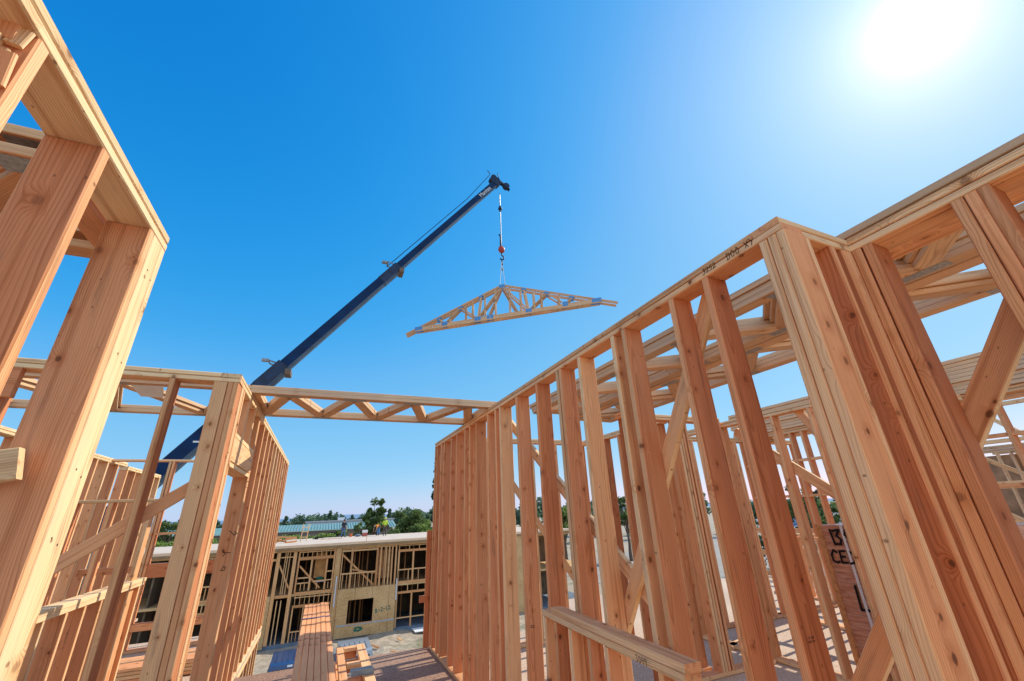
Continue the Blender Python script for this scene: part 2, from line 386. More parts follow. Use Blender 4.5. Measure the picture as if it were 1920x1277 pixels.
# --- cross wall at Y=3.86 and long wall beyond it
CW=wall('cross wall facing the camera with one lone stud and a tripled corner post','X',3.86,.14,-3.4,-.745,0,ZT,
        [-3.36,-2.96,-2.55,-2.15,(-1.215,.04,ZL),-.831,-.791],tone=(.1,.3),ptone=(.45,.7),top2_a=(-3.4,-.887))
part(CW,'corner_post',(-.879,3.93,.04),(-.879,3.93,ZL),.092,.139,(1,0,0),.3)
part(CW,'header',(-3.35,3.885,2.735),(-2.06,3.885,2.735),.21,.05,(0,0,1),.12)
part(CW,'brace',(-3.3,4.022,.25),(-.93,4.022,2.045),.089,.038,(0,0,1),.5)
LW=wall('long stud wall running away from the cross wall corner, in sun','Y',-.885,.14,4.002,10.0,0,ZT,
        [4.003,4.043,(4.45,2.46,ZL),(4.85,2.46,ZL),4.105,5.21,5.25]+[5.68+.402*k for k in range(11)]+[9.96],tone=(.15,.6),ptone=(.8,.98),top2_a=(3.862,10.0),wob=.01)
part(LW,'header',(-.815,4.145,2.35),(-.815,5.208,2.35),.19,.138,(0,0,1),.8)
part(LW,'header_plate',(-.815,4.145,2.226),(-.815,5.208,2.226),.138,.037,(1,0,0),.8)
part(LW,'header_plate',(-.815,4.145,2.466),(-.815,5.208,2.466),.138,.037,(1,0,0),.85)
m=M(); writing(m,'3241',(-.785,5.208,1.95),(.25,0,1),(-1,0,.25),.09,.006); writing(m,'6-94-8',(-.785,5.208,1.35),(.12,0,1),(-1,0,.12),.085,.006)
m.build('pencil_note',INK,LW)
# wall of the storey below, seen under the far end
wall('stud wall of the storey below, under the long sunlit wall','Y',-.885,.14,7.3,10.0,-3.0,-.052,[7.32+.4*k for k in range(7)],tone=(.3,.6))
# --- far room on the crane side
FW=wall('far cross wall with a doubled stud and low header','X',9.3,.14,-3.38,-.9,0,ZT-.05,
        [-2.585,-2.54,-2.15,-1.75,-1.35,-.95],tone=(.15,.5),top=1,ptone=(.3,.5))
part(FW,'blocking',(-2.80,9.32,1.66),(-2.55,9.32,1.66),.038,.1,(0,0,1),.3)
part(FW,'blocking',(-2.50,9.32,1.66),(-2.18,9.32,1.66),.038,.1,(0,0,1),.3)
part(FW,'header',(-2.50,9.37,1.11),(-1.4,9.37,1.11),.2,.12,(0,0,1),.1)
part(FW,'header',(-3.36,9.34,1.15),(-2.6,9.34,1.15),.1,.08,(0,0,1),.35)
part(FW,'sill',(-2.5,9.37,.33),(-1.4,9.37,.33),.1,.12,(0,0,1),.1)
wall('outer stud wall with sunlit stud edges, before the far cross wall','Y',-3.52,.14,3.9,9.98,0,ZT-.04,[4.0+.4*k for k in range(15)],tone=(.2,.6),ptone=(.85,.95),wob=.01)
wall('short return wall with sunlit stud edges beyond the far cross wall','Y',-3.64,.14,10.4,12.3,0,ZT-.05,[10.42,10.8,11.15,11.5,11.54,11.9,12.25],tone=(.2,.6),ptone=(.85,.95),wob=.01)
PW=thing('half_wall','half-height stair wall with sun stripes on its cap','half wall',(-2.05,4.6,0))
part(PW,'cap',(-1.99,4.55,1.17),(-1.99,7.25,1.17),.14,.038,(1,0,0),.9)
part(PW,'cap',(-1.99,4.58,1.131),(-1.99,7.2,1.131),.14,.037,(1,0,0),.9)
for k in range(8):
    part(PW,'stud',(-1.99,4.7+.34*k,.03),(-1.99,4.7+.34*k+rng.uniform(-.01,.01),1.11),.14,.038,(1,0,0),rng.uniform(.3,.7))
m=M(); writing(m,'124',(-1.95,5.363,.35),(.1,0,1),(-1,0,.1),.11,.008); m.build('pencil_note',INK,PW)
t=thing('lumber_stack','stack of boards lying on the floor behind the stair wall','lumber',(-2.2,7.6,0))
for r_ in range(4):
    for q in range(4):
        part(t,'board',(-3.1+rng.uniform(-.05,.05),7.7+q*.15,.03+r_*.04),(-1.05+rng.uniform(-.05,.05),7.7+q*.15,.03+r_*.04),.14,.036,(0,1,0),rng.uniform(.2,.8))

wall('inner stud wall seen below the stair wall cap','X',6.9,.14,-3.3,-1.9,0,2.1,[-3.2,-2.8,-2.75,-2.4,-2.0],tone=(.2,.7),top=1)
t=thing('lumber_stack','tall stack of thick timbers in the yard below the far cross wall','lumber',(-4,14,-6))
for r_ in range(5):
    part(t,'timber',(-7,14.2,-3.2+r_*.3),(-1.6,14.2,-3.2+r_*.3),.28,.3,(0,0,1),rng.uniform(.3,.7))
for x in (-6.5,-2.2): part(t,'trestle',(x,14.2,-6.0),(x,14.2,-3.36),.3,.3,(1,0,0),.4)
# --- flat trusses spanning the corridor
a=flat_truss('lower of two floor trusses lying flat across the corridor',(-.80,4.455,2.919),2.58,1.08,'X',8,'trusses bridging the corridor',tone=(.35,.75),ph=1,cw=.11)
dup(a,(.0,.006,.0385),'upper of two floor trusses lying flat across the corridor')
a=flat_truss('lower of two floor trusses lying flat past the cross wall',(-3.5,4.37,2.919),2.62,1.3,'X',6,'trusses past the cross wall',tone=(.35,.75))
dup(a,(.02,.004,.0385),'upper of two floor trusses lying flat past the cross wall')
tag(M().quad([(-1.66,4.44,2.917),(-1.42,4.42,2.917),(-1.46,4.62,2.86),(-1.64,4.66,2.87)]).quad([(-1.66,4.44,2.9175),(-1.42,4.42,2.9175),(-1.42,4.45,2.99),(-1.66,4.47,2.99)]).build('paper_tag',WHITE),'white paper tag hanging from the truss behind the cross wall','paper tag')
# --- long right wall, its jog, and the wall running back past the camera
far=[7.08]+[y-.038 for y in (6.974,6.728,6.529,6.106,5.821,5.416,5.217,4.956,4.535,4.277,4.137,3.677,3.24,2.839,2.79,2.501,2.073,1.964,1.532,1.278)]+[.917,.879,.841]
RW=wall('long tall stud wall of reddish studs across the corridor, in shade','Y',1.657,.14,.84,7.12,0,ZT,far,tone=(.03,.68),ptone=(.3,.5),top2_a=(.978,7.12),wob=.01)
part(RW,'brace',(1.817,1.37,2.83),(1.817,3.20,.06),.089,.038,(0,0,1),.75)
part(RW,'brace',(1.856,4.42,2.80),(1.856,2.25,1.25),.089,.036,(0,0,1),.8)
m=M(); writing(m,'3252',(1.6565,1.262,2.856),(0,-1,0),(0,0,1),.03,.003,wob=.05); writing(m,'DOO XY',(1.6565,1.115,2.853),(0,-1,0),(0,0,1),.035,.003,wob=.06)
writing(m,'1305',(1.6565,3.08,2.857),(0,-1,0),(0,0,1),.018,.002)
m.build('pencil_note',INK,RW)
m=M()
for y,z in ((4.918,1.05),(4.099,.98),(3.639,.9),(2.463,.78),(1.494,1.44),(1.24,1.3),(.841,1.62)):
    stamp(m,(1.69,y-.0005,z),(1,0,0),(0,0,1),.008)
m.build('grade_lettering',INKB,RW); m=M()
m.quad([(1.66,1.4935,2.03),(1.79,1.4935,2.02),(1.79,1.4935,2.03),(1.66,1.4935,2.036)]); m.quad([(1.67,1.4935,1.96),(1.79,1.4935,1.955),(1.79,1.4935,1.962),(1.67,1.4935,1.965)])
m.build('pencil_line',INKB,RW); m=M()
for zz in (1.9,1.45,1.0,.6):
    for xx in (1.688,1.722): m.quad([(xx,.8405,zz),(xx+.005,.8405,zz),(xx+.005,.8405,zz+.006),(xx,.8405,zz+.006)])
for zz in (2.77,2.62,2.33,2.28): 
    for xx in (1.69,1.715,1.745): m.quad([(xx,.8405,zz),(xx+.005,.8405,zz),(xx+.005,.8405,zz+.006),(xx,.8405,zz+.006)])
m.build('nail',INKB,RW)
JW=wall('short jog wall joining the long wall to the wall beside the camera','X',.843,.137,1.80,2.15,0,ZT-.002,[1.806,1.985,2.071,2.111,2.151],tone=(.1,.4),ptone=(.6,.7),top2_a=(1.66,2.148),wob=0)
R2=wall('stud wall beside the camera on the sun side with a tripled stud','Y',2.15,.14,-1.0,.842,0,ZT,
        [.803,.765,.449,.409,.368,-.04,-.44,-.85],tone=(.08,.4),ptone=(.55,.7))
part(R2,'ledger_plate',(2.366,-1.0,ZL+.02),(2.366,.84,ZL+.02),.148,.037,(1,0,0),.5)
part(R2,'brace',(2.311,1.93,.35),(2.311,.2,2.83),.092,.038,(0,0,1),.6)
# outer board standing behind the far end of the long wall
t=thing('lumber_prop','board standing on edge at the far end of the long wall','board',(1.60,7.16,0))
part(t,'board',(1.63,7.16,.01),(1.63,7.16,1.55),.09,.038,(1,0,0),.1)
part(t,'block',(1.5,7.14,.62),(1.585,7.14,.62),.09,.038,(0,0,1),.15)
# half wall in front of the long wall
HW=thing('half_wall','half-height wall with a doubled cap, leaning studs against the long wall','half wall',(1.55,2.3,0))
p0=V((1.552,1.70,0)); p1=V((1.617,3.03,0)); dv=(p1-p0).normalized(); sv=V((dv.y,-dv.x,0))
part(HW,'cap',p0+V((0,0,1.121)),p1+V((0,0,1.121)),.089,.037,sv,.55)
part(HW,'cap',p0+V((0,0,1.082))+dv*.01,p1+V((0,0,1.082))+dv*.16,.089,.038,sv,.6)
for q,tn in ((.02,.35),(.48,.5),(.62,.3),(.80,.62),(.96,.25),(1.09,.6)):
    p=p0+(p1-p0)*q; part(HW,'stud',p+V((0,0,.03)),p+V((0,0,1.06)),.088,.038,sv,tn)
part(HW,'bottom_plate',p0+V((0,0,.02)),p1+V((0,0,.02))+dv*.15,.089,.038,sv,.5)
m=M(); writing(m,'3049',p0+V((-.0455,.36,1.072))+dv*-.03,(0,-1,0),(0,0,1),.03,.003); m.build('pencil_note',INK,HW)
# --- trusses lying flat on the wall tops, sun side
a=flat_truss('lowest of three narrow floor trusses lying flat beside the long wall top',(2.30,-.4,2.919),5.0,.70,'Y',12,'trusses beside the long wall top',tone=(.3,.8),cw=.11)
dup(a,(.004,.03,.0385),'middle of three narrow floor trusses lying flat beside the long wall top')
dup(a,(-.01,.06,.077),'topmost of three narrow floor trusses lying flat beside the long wall top')
a=flat_truss('lowest of three floor trusses lying flat farther over the room',(3.03,-.2,2.919),5.1,.70,'Y',11,'trusses farther over the room',tone=(.3,.8),cw=.11,ph=1)
dup(a,(.006,-.03,.0385),'middle of three floor trusses lying flat farther over the room')
dup(a,(.012,.02,.077),'topmost of three floor trusses lying flat farther over the room')
ORD=['lowest','second from the bottom','third from the bottom','fourth from the bottom','fifth from the bottom','sixth from the bottom','third from the top','second from the top','topmost']
s0=None
for k in range(9):
    if s0 is None: s0=flat_truss('lowest floor truss of the tall flat stack on the outer wall top',(7.17,.4,2.92),5.3,1.2,'Y',7,'tall stack of floor trusses',th=.045,cw=.14)
    else: dup(s0,(rng.uniform(-.02,.02),rng.uniform(-.05,.05),.049*k),ORD[k]+' floor truss of the tall flat stack on the outer wall top')
# --- rooms behind the long wall
wall('inner wall beyond the long wall with a tripled stud bundle','X',4.25,.14,3.4,5.15,0,ZT,[3.45,4.30,4.345,4.39,4.45,5.1],tone=(.1,.5))
wall('inner stud wall running away behind the tripled stud bundle','Y',4.2,.14,4.45,7.1,0,ZT,[4.5,5.0,5.4,5.8,6.2,6.6,7.0],tone=(.15,.5))
t=wall('inner stud wall with open diagonal bracing behind the cedar crate','Y',5.2,.14,3.0,5.7,0,ZT-.05,[3.02,3.5,3.95,4.3,4.75,5.44,5.5],tone=(.15,.55))
part(t,'brace',(5.36,4.2,2.72),(5.36,2.55,1.35),.12,.038,(0,0,1),.8)
part(t,'brace',(5.32,3.25,2.86),(5.32,2.75,1.8),.09,.06,(0,0,1),.75)
t=wall('outer stud wall with blocking rows under the tall truss stack','Y',7.2,.14,.0,5.75,0,ZT,[.1,.5,.9,1.3,1.7,2.1,2.5,2.9,3.3,3.7,4.2,4.42,4.62,4.9,5.2,5.6],tone=(.15,.5))
for zz in (2.39,1.84,1.2):
    part(t,'blocking',(7.27,.15,zz),(7.27,5.6,zz),.1,.04,(1,0,0),.4)
t=wall('inner stud wall at the far side of the sunlit floor','X',5.6,.14,5.9,8.9,0,ZT,[5.95,6.3,6.7,7.0,7.05,7.5,8.0,8.4,8.8],tone=(.15,.5))
for o_ in [c_ for c_ in RW.children if c_.name.startswith('stud')][-3:]:
    for v_ in o_.data.attributes['tone'].data: v_.value=.50
t=wall('inner cross wall between the braced wall and the truss stack wall','X',2.35,.14,5.35,7.15,0,ZT,[5.4,5.8,6.2,6.24,6.6,7.0],tone=(.1,.6))
part(t,'blocking',(5.4,2.42,1.4),(7.1,2.42,1.4),.038,.12,(0,0,1),.5)
t=wall('inner cross wall ending near the far end of the long wall','X',6.4,.14,2.3,4.15,0,ZT,[2.35,2.75,3.1,3.15,3.6,4.0],tone=(.1,.6))
part(t,'brace',(2.4,6.38,2.7),(4.1,6.38,.3),.089,.036,(0,0,1),.7)
t=wall('low stud wall under the braced wall at the sunlit floor edge','Y',8.9,.14,2.5,7.0,0,1.15,[2.6+.4*k for k in range(11)],tone=(.2,.7),top=1)
t=thing('guard_rail','safety guard rail of boards along the deck edge','guard rail',(10.8,6,0))
for y in (3.5,5.0,6.5,8.0,8.9): part(t,'post',(10.85,y,.02),(10.85,y,1.2),.089,.038,(1,0,0),.5)
for z in (.08,.55,1.08): part(t,'rail',(10.80,3.2,z),(10.80,8.95,z),.12,.038,(0,0,1),.55)
# cedar crate
def wrapmat():
    m,nt,b=mat('film wrapped cedar'); g=G(nt); gc=g.attr('gc').outputs['Vector']
    a=g.noise(g.vmul(gc,(5.,5.,34.)),1.,5.,.7).outputs[0]; c=g.noise(g.vmul(gc,(6.,6.,60.)),1.3,4.,.75).outputs[0]
    col=g.ramp(a,[(.3,(.38,.15,.085)),(.5,(.58,.27,.16)),(.68,(.74,.44,.3))])
    col=g.mix(g.ramp(c,[(.55,0.),(.75,.6)]),col,(.8,.7,.64,1))
    g.put(b.inputs['Base Color'],col); b.inputs['Roughness'].default_value=.28
    bp=g.n('ShaderNodeBump'); bp.inputs['Strength'].default_value=.5; bp.inputs['Distance'].default_value=.02; g.put(bp.inputs['Height'],c); nt.links.new(bp.outputs[0],b.inputs['Normal'])
    return m
WRAP=wrapmat()
cr=thing('lumber_crate','tall film-wrapped bundle of cedar boards with sprayed black lettering','lumber bundle',(5.9,3.6,0))
cr.rotation_euler.z=0
m=M()
for k in range(14): m.box((5.452+rng.uniform(0,.012),1.9,.12+k*.098),(6.3,3.49+rng.uniform(0,.012),.12+k*.098+.096))
m.build('boards',WRAP,cr)
M().box((5.435,3.46,.118),(5.475,3.515,1.5)).build('corner_guard',WOODD,cr)
for y in (2.2,3.3): M().board((5.47,y,.06),(6.25,y,.06),.1,.1,(0,1,0)).build('skid',WOOD,cr)
M().box((5.44,3.222,.12),(5.4515,3.245,1.5)).build('strap',WHITE,cr)
m=M(); writing(m,'1',(5.442,3.395,1.285),(0,-1,0),(0,0,1),.16,.024,wob=.02); writing(m,'39',(5.442,3.345,1.285),(0,-1,0),(0,0,1),.155,.024,wob=.02); writing(m,'CEDAR',(5.442,3.43,1.105),(0,-1,0),(0,0,1),.125,.022,wob=.02)
m.build('spray_lettering',INK,cr); m=M(); writing(m,'L',(5.442,3.30,.66),(0,-1,0),(0,0,1),.22,.026)
m.build('spray_lettering',INK,cr)
# --- trusses standing on edge in the corridor
bx=[-.045+.0397*k for k in range(6)]
names=['outermost truss on the crane side of the banded upright bundle','second truss from the crane side in the upright bundle','third truss from the crane side in the upright bundle','third truss from the sun side in the upright bundle','second truss from the sun side in the upright bundle','outermost truss on the sun side of the banded upright bundle']
b0=None
for k in range(6):
    if b0 is None:
        b0=thing('floor_truss',names[0],'truss',(bx[0],3.3,0),'trusses standing in a banded bundle')
        X=bx[0]+.019
        part(b0,'chord',(X,2.6,.875),(X,5.72,.875),.089,.038,(0,0,1),.12)
        part(b0,'chord',(X,2.6,.06),(X,5.72,.06),.089,.038,(0,0,1),.5)
        for i in range(5):
            y=2.65+.61*i; aa,bb=(.105,.83) if i%2 else (.83,.105)
            part(b0,'web',(X,y,aa),(X,y+.58,bb),.089,.036,(0,1,0))
        for y in (2.65,5.67): part(b0,'end_web',(X,y,.105),(X,y,.83),.089,.037,(0,1,0))
    else:
        dup(b0,(.0397*k,rng.uniform(-.03,.03)+(.05 if k>3 else 0),rng.uniform(-.004,.004)),names[k])
tag(M().box((-.05,4.95,.922),(.196,4.965,.9245)).box((-.049,4.95,0.02),(-.046,4.965,.922)).build('band_strap',STRAP),'thin blue steel strap around the upright truss bundle','strap')
# box frame next to the bundle
t=thing('box_frame','small ladder frame of doubled boards beside the upright bundle','frame',(.5,5.2,0))
for k,zz in enumerate((.431,.30)):
    part(t,'rail',(.568,3.6,zz),(.585,5.9,zz),.089,.038,(1,0,0),.8)
    part(t,'rail',(.345,3.6,zz),(.37,5.9,zz),.07,.038,(1,0,0),.6)
    part(t,'rail_edge',(.60,3.6,zz-.06),(.615,5.9,zz-.06),.075,.036,(0,0,1),.5)
    for y in (5.855,5.25,4.5): part(t,'cross_piece',(.41,y,zz-.002),(.537,y,zz-.002),.09,.037,(0,1,0),.75)
    part(t,'cross_edge',(.40,5.88,zz-.06),(.55,5.88,zz-.06),.075,.036,(0,0,1),.6)
for y in (3.7,5.85):
    for x in (.36,.57): part(t,'leg',(x,y,.01),(x,y,.238),.07,.05,(1,0,0),.4)
t=thing('joist_hanger','bluish metal joist hanger lying on the box frame','hanger',(.5,4.85,.45))
M().box((.42,4.80,.4515),(.62,4.93,.457)).box((.42,4.795,.4575),(.62,4.80,.50)).box((.42,4.93,.4575),(.62,4.935,.48)).build('bracket',BLUEHW,t)
tag(M().board((1.10,5.55,.02),(1.18,5.72,.02),.1,.03,(1,0,0),.95).build('wood_offcut',WOOD),'small pale offcut lying on the deck by the long wall foot','offcut')

# ------------------------------------------------------------------ floor decks
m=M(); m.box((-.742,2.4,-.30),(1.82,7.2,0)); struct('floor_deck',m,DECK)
m=M(); m.box((-.742,-9,-.30),(1.82,2.396,-.001)); struct('floor_deck',m,ROOFD)  # unseen deck behind the view, made pale to bounce more sun
m=M(); m.box((-4.6,-6,-.05),(-.746,10.0,-.001)).box((-4.6,10.004,-.05),(-3.3,12.6,-.0015)); struct('floor_deck',m,DECKR)
m=M(); m.box((1.824,-9,-.30),(4.6,7.2,-.001)).box((4.604,-9,-.30),(11.0,9.0,-.0015)); struct('floor_deck',m,DECKR)
def scrap(x,y,l,ang,tone,label):
    d=V((math.cos(ang),math.sin(ang),0))
    return tag(M().board(V((x,y,.021)),V((x,y,.021))+d*l,.089,.038,(-d.y,d.x,0),tone).build('scrap_board',WOOD),label,'board')
scrap(5.15,4.9,.5,.3,.8,'short pale board lying on the sunlit floor by the inner wall')
scrap(4.6,4.85,.9,2.5,.5,'long offcut lying on the sunlit floor behind the stud bundle')
scrap(6.2,5.2,.7,1.0,.6,'offcut lying on the floor near the guard rail')

# ------------------------------------------------------------------ ground, hills, yard
GZ=-6.05
m=M(); N=60
m.quad([(-4000,-2500,GZ-.05),(4000,-2500,GZ-.05),(4000,5000,GZ-.05),(-4000,5000,GZ-.05)]); struct('ground',m,GROUND)
m=M(); vs=[];fs=[]
nx,ny=60,50
for j in range(ny+1):
    for i in range(nx+1):
        x=-14+34*i/nx; y=10+30*j/ny
        z=GZ+.10*math.sin(x*1.3+y*.7)*math.sin(y*.9)+.05*math.sin(x*3.1)*math.cos(y*2.7)+rng.uniform(-.02,.03)
        vs.append((x,y,z))
for j in range(ny):
    for i in range(nx): a=j*(nx+1)+i; fs.append((a,a+1,a+nx+2,a+nx+1))
m._add(vs,fs,vs,.5); o=struct('dirt_yard',m,GROUND)
m=M(); m.quad([(30,-40,GZ-.02),(300,-40,GZ-.02),(300,190,GZ-.02),(30,60,GZ-.02)]); struct('pavement',m,PAVE)
# hills
def hills(y0,h,seed,name):
    r_=random.Random(seed); vs=[];fs=[];n=240
    ph=[(r_.uniform(.002,.012),r_.uniform(0,6.3),r_.uniform(.2,1)) for _ in range(7)]
    for i in range(n+1):
        x=-2600+5200*i/n
        z=h*(.55+.12*sum(a*math.sin(x*f+p) for f,p,a in ph))
        vs+=[(x,y0-260,GZ),(x,y0,max(z,2)),(x,y0+500,GZ)]
    for i in range(n): fs+=[(3*i,3*i+3,3*i+4,3*i+1),(3*i+1,3*i+4,3*i+5,3*i+2)]
    mm=M(); mm._add(vs,fs,vs,.5); return struct(name,mm,HILL)
hills(1500,15,3,'hills'); hills(2100,26,9,'hills')

# ------------------------------------------------------------------ apartment frame opposite
FY=37.0
AB=thing('apartment_building','two storey timber apartment frame with tan sheathed panel across the yard','building',(2,FY,GZ))
def bp(name,p0,p1,w_,t_,sd,tone=None,mt=WOODD): return M().board(p0,p1,w_,t_,sd,tone,0).build(name,mt,AB)
def hx(name,x0,x1,z,h=.12,d=.14,y=FY,tone=.5): return bp(name,(x0,y+d/2,z),(x1,y+d/2,z),h,d,(0,0,1),tone)
def vx(name,x,z0,z1,w_=.05,d=.14,y=FY,tone=None): return bp(name,(x,y+d/2+.002,z0),(x,y+d/2+.002,z1),w_,d-.008,(1,0,0),tone)
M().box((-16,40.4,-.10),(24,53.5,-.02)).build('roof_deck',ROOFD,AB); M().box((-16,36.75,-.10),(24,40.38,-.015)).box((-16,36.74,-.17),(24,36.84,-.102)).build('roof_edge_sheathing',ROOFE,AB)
M().box((-16,FY+.02,-3.12),(24,53,-2.98)).build('upper_floor',OSB,AB)
M().box((-16,FY+.02,GZ-.2),(24,53,GZ+.2)).build('concrete_base',CONCB,AB)
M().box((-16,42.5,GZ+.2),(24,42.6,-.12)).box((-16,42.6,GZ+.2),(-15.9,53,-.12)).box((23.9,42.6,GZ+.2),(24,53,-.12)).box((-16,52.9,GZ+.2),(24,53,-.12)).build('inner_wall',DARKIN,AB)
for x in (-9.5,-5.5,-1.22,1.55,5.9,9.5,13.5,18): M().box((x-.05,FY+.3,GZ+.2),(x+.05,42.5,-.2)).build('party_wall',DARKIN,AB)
# inner studs glimpsed in the dark
for x in (-.6,-.1,.5,2.2,2.9,3.25,3.6,3.9,6.4,6.9,7.6): 
    for z0,z1 in ((-5.8,-3.15),(-2.95,-.2)): vx('inner_stud',x,z0,z1,.09,.09,39.5+rng.uniform(-.6,.8),.1)
hx('rim_beam',-16,24,-.235,.12); 
# bay A
for x in (-2.42,-1.36): vx('post',x,-5.85,-.3,.22,.2,FY-.06,.75)
vx('stud',-1.3,-5.85,-.3,.05,.24,FY-.08,.95)
for x in (-1.98,-1.86,-1.7): vx('stud',x,-2.95,-.3,.05)
for x in (-2.1,-1.85): vx('stud',x,-5.85,-3.3,.06,.14,FY,.8)
hx('header',-2.3,-1.47,-3.08,.16); hx('header',-2.3,-1.47,-.62,.06)
bp('brace',(-2.3,FY+.1,-1.1),(-1.5,FY+.1,-2.6),.1,.05,(0,0,1),.8)
# bay B
for x in (-1.08,1.3): vx('stud',x,-2.9,-.3,.1)
hx('header',-1.03,1.25,-.78,.2,tone=.25); hx('plate',-1.03,1.25,-.36,.06)
for k in range(7): vx('cripple_stud',-.85+.31*k,-.68,-.4,.045)
for x in (-.2,.82): vx('stud',x,-2.85,-.89,.11)
hx('blocking',-1.0,-.27,-2.02,.08); hx('blocking',.87,1.25,-1.72,.07); hx('sill',-1.0,-.27,-2.35,.07); hx('sill',.0,1.25,-2.28,.07)
for x in (-.75,-.5,.3,1.05): vx('cripple_stud',x,-2.8,-2.4,.05)
bp('brace',(-.98,FY+.1,-1.25),(.5,FY+.1,-2.75),.11,.04,(0,0,1),.5)
hx('rim_beam',-1.1,1.33,-2.97,.14)
for k in range(8): vx('cripple_stud',-.98+.31*k,-3.66,-3.05,.04)
hx('plate',-1.05,1.3,-3.22,.06); hx('header',-1.1,1.33,-3.76,.16,tone=.35)
for x in (-1.05,-.38): vx('trimmer',x,-5.85,-3.85,.08)
hx('sill',-1.0,-.42,-5.25,.06)
for x in (-.85,-.62): vx('cripple_stud',x,-5.8,-5.3,.04)
for x in (0,.5,1.0,1.25): vx('stud',x,-5.85,-3.85,.06)
M().box((.02,37.6,-2.15),(.82,37.63,-.5)).build('sheathing_panel',plain('orange plywood',(.62,.30,.10),.8,var=.2,scale=3.),AB)
M().box((.0,37.55,-2.42),(.9,37.9,-2.35)).build('work_table',WHITE,AB)
M().ball((.45,37.7,-2.2),(.28,.2,.16)).build('green_bundle',GREENP,AB)
# pillar and bay C
M().box((1.38,FY-.12,-5.85),(1.76,FY+.12,-.18)).build('sheathed_pillar',OSB,AB)
for x in (1.42,1.72): vx('stud',x,-5.85,-.3,.07,.05,FY-.18,.6)
M().tube([(1.60,FY-.22,-2.1),(1.60,FY-.22,-4.0)],.05).build('downpipe',PVC,AB)
hx('header',1.8,4.42,-.47,.11,tone=.6); hx('plate',1.8,5.85,-.34,.05)
for k in range(13): vx('cripple_stud',1.95+.3*k,-.42 if 1.95+.3*k<4.4 else -2.95,-.3,.04)
for x,w_ in ((1.86,.07),(2.55,.14),(4.4,.14),(4.66,.12),(5.05,.06),(5.3,.06),(5.5,.06),(5.8,.1)): vx('stud',x,-3.0,-.36,w_,.14,FY+.003)
hx('sill',1.85,4.35,-2.0,.09)
for k in range(8): vx('cripple_stud',2.0+.3*k,-2.95,-2.05,.045)
bp('brace',(1.8,FY+.16,-.65),(4.3,FY+.16,-2.93),.12,.04,(0,0,1),.6)
bp('brace',(2.6,FY+.2,-1.75),(4.6,FY+.2,-2.2),.1,.04,(0,0,1),.6)
M().box((4.6,37.9,-2.6),(5.6,37.95,-.6)).build('sheathing_panel',plain('orange sheathing',(.6,.3,.12),.8,var=.2,scale=3.),AB)
x0,x1,z0,z1=2.57,4.35,-5.17,-3.72
m=M()
for a_ in ((1.78,FY-.1,z1,5.93,FY-.03,-2.99),(1.78,FY-.1,-6.0,5.93,FY-.03,z0),(1.78,FY-.1,z0,x0,FY-.03,z1),(x1,FY-.1,z0,5.93,FY-.03,z1)): m.box(a_[:3],a_[3:])
m.build('sheathing_panel',OSB,AB)
for xs_ in (3.0,4.22,5.44): M().box((xs_-.012,FY-.1035,-6.0 if not x0<xs_<x1 else z1),(xs_+.012,FY-.1003,-2.99)).build('panel_seam',DARKIN,AB)
m=M(); m.box((x0,FY-.13,z0-.05),(x1,FY-.02,z0)).box((x0-.04,FY-.02,z0),(x0,FY+.14,z1)).box((x1,FY-.02,z0),(x1+.04,FY+.14,z1)); m.build('window_frame',WOODD,AB)
M().box((1.9,FY-.108,-5.30),(5.93,FY-.1025,-5.20)).build('flashing_tape',GREY,AB)
m=M()
for k in range(14): 
    a_=rng.uniform(0,6.28); m.ball((3.4+.22*math.cos(a_),FY-.104,-5.57+.1*math.sin(a_)),(.12,.004,.07),8,5)
m.build('green_paint_blotch',GREENP,AB)
m=M(); writing(m,'B-2-12',(4.55,FY-.101,-4.72),(1,0,.12),(-.12,0,1),.26,.05); m.build('spray_note',GREENP,AB)
M().tube([(5.96,FY-.15,-2.6),(5.96,FY-.15,-4.0)],.05).build('downpipe',PVC,AB)
# bay D and further bays to the sun side, and bays behind the sunlit wall
def bay(xa,xb):
    hx('header',xa,xb,-.72,.16,tone=.4); hx('rim_beam',xa,xb,-2.9,.14); hx('header',xa,xb,-3.6,.14,tone=.4); hx('plate',xa,xb,-2.05,.08); hx('sill',xa,xb,-5.25,.07); hx('plate',xa,xb,-.36,.05)
    n=int((xb-xa)/.6)
    for k in range(n+1):
        x=xa+(xb-xa)*k/n
        vx('cripple_stud',x+.06,-.64,-.39,.05); vx('cripple_stud',x+.06,-3.52,-2.98,.05); vx('cripple_stud',x+.06,-2.8,-2.1,.05)
    for x in (xa+.06,(xa+xb)/2,xb-.06):
        vx('stud',x,-2.82,-.8,.12); vx('stud',x,-5.85,-3.68,.12)
bay(5.98,8.35); bay(9.2,12.6); bay(-8.5,-5.2)
M().box((-5.0,FY-.1,-6.0),(-2.55,FY-.03,-2.99)).build('sheathing_panel',OSB,AB)
M().box((8.5,FY-.1,-6.0),(9.1,FY-.03,-.2)).build('sheathing_panel',OSB,AB)
M().box((13,FY-.1,-6.0),(18,FY-.03,-.2)).build('sheathing_panel',OSB,AB)
for x in (-4.6,-4.1,-3.6,-3.1): vx('stud',x,-2.95,-.3,.06)
hx('header',-5.0,-2.55,-.75,.15)
tag(M().box((7.2,35.2,GZ+.12),(8.6,36.4,GZ+.16)).build('white_panel',WHITE),'white panel lying on the dirt before the apartment frame','panel')

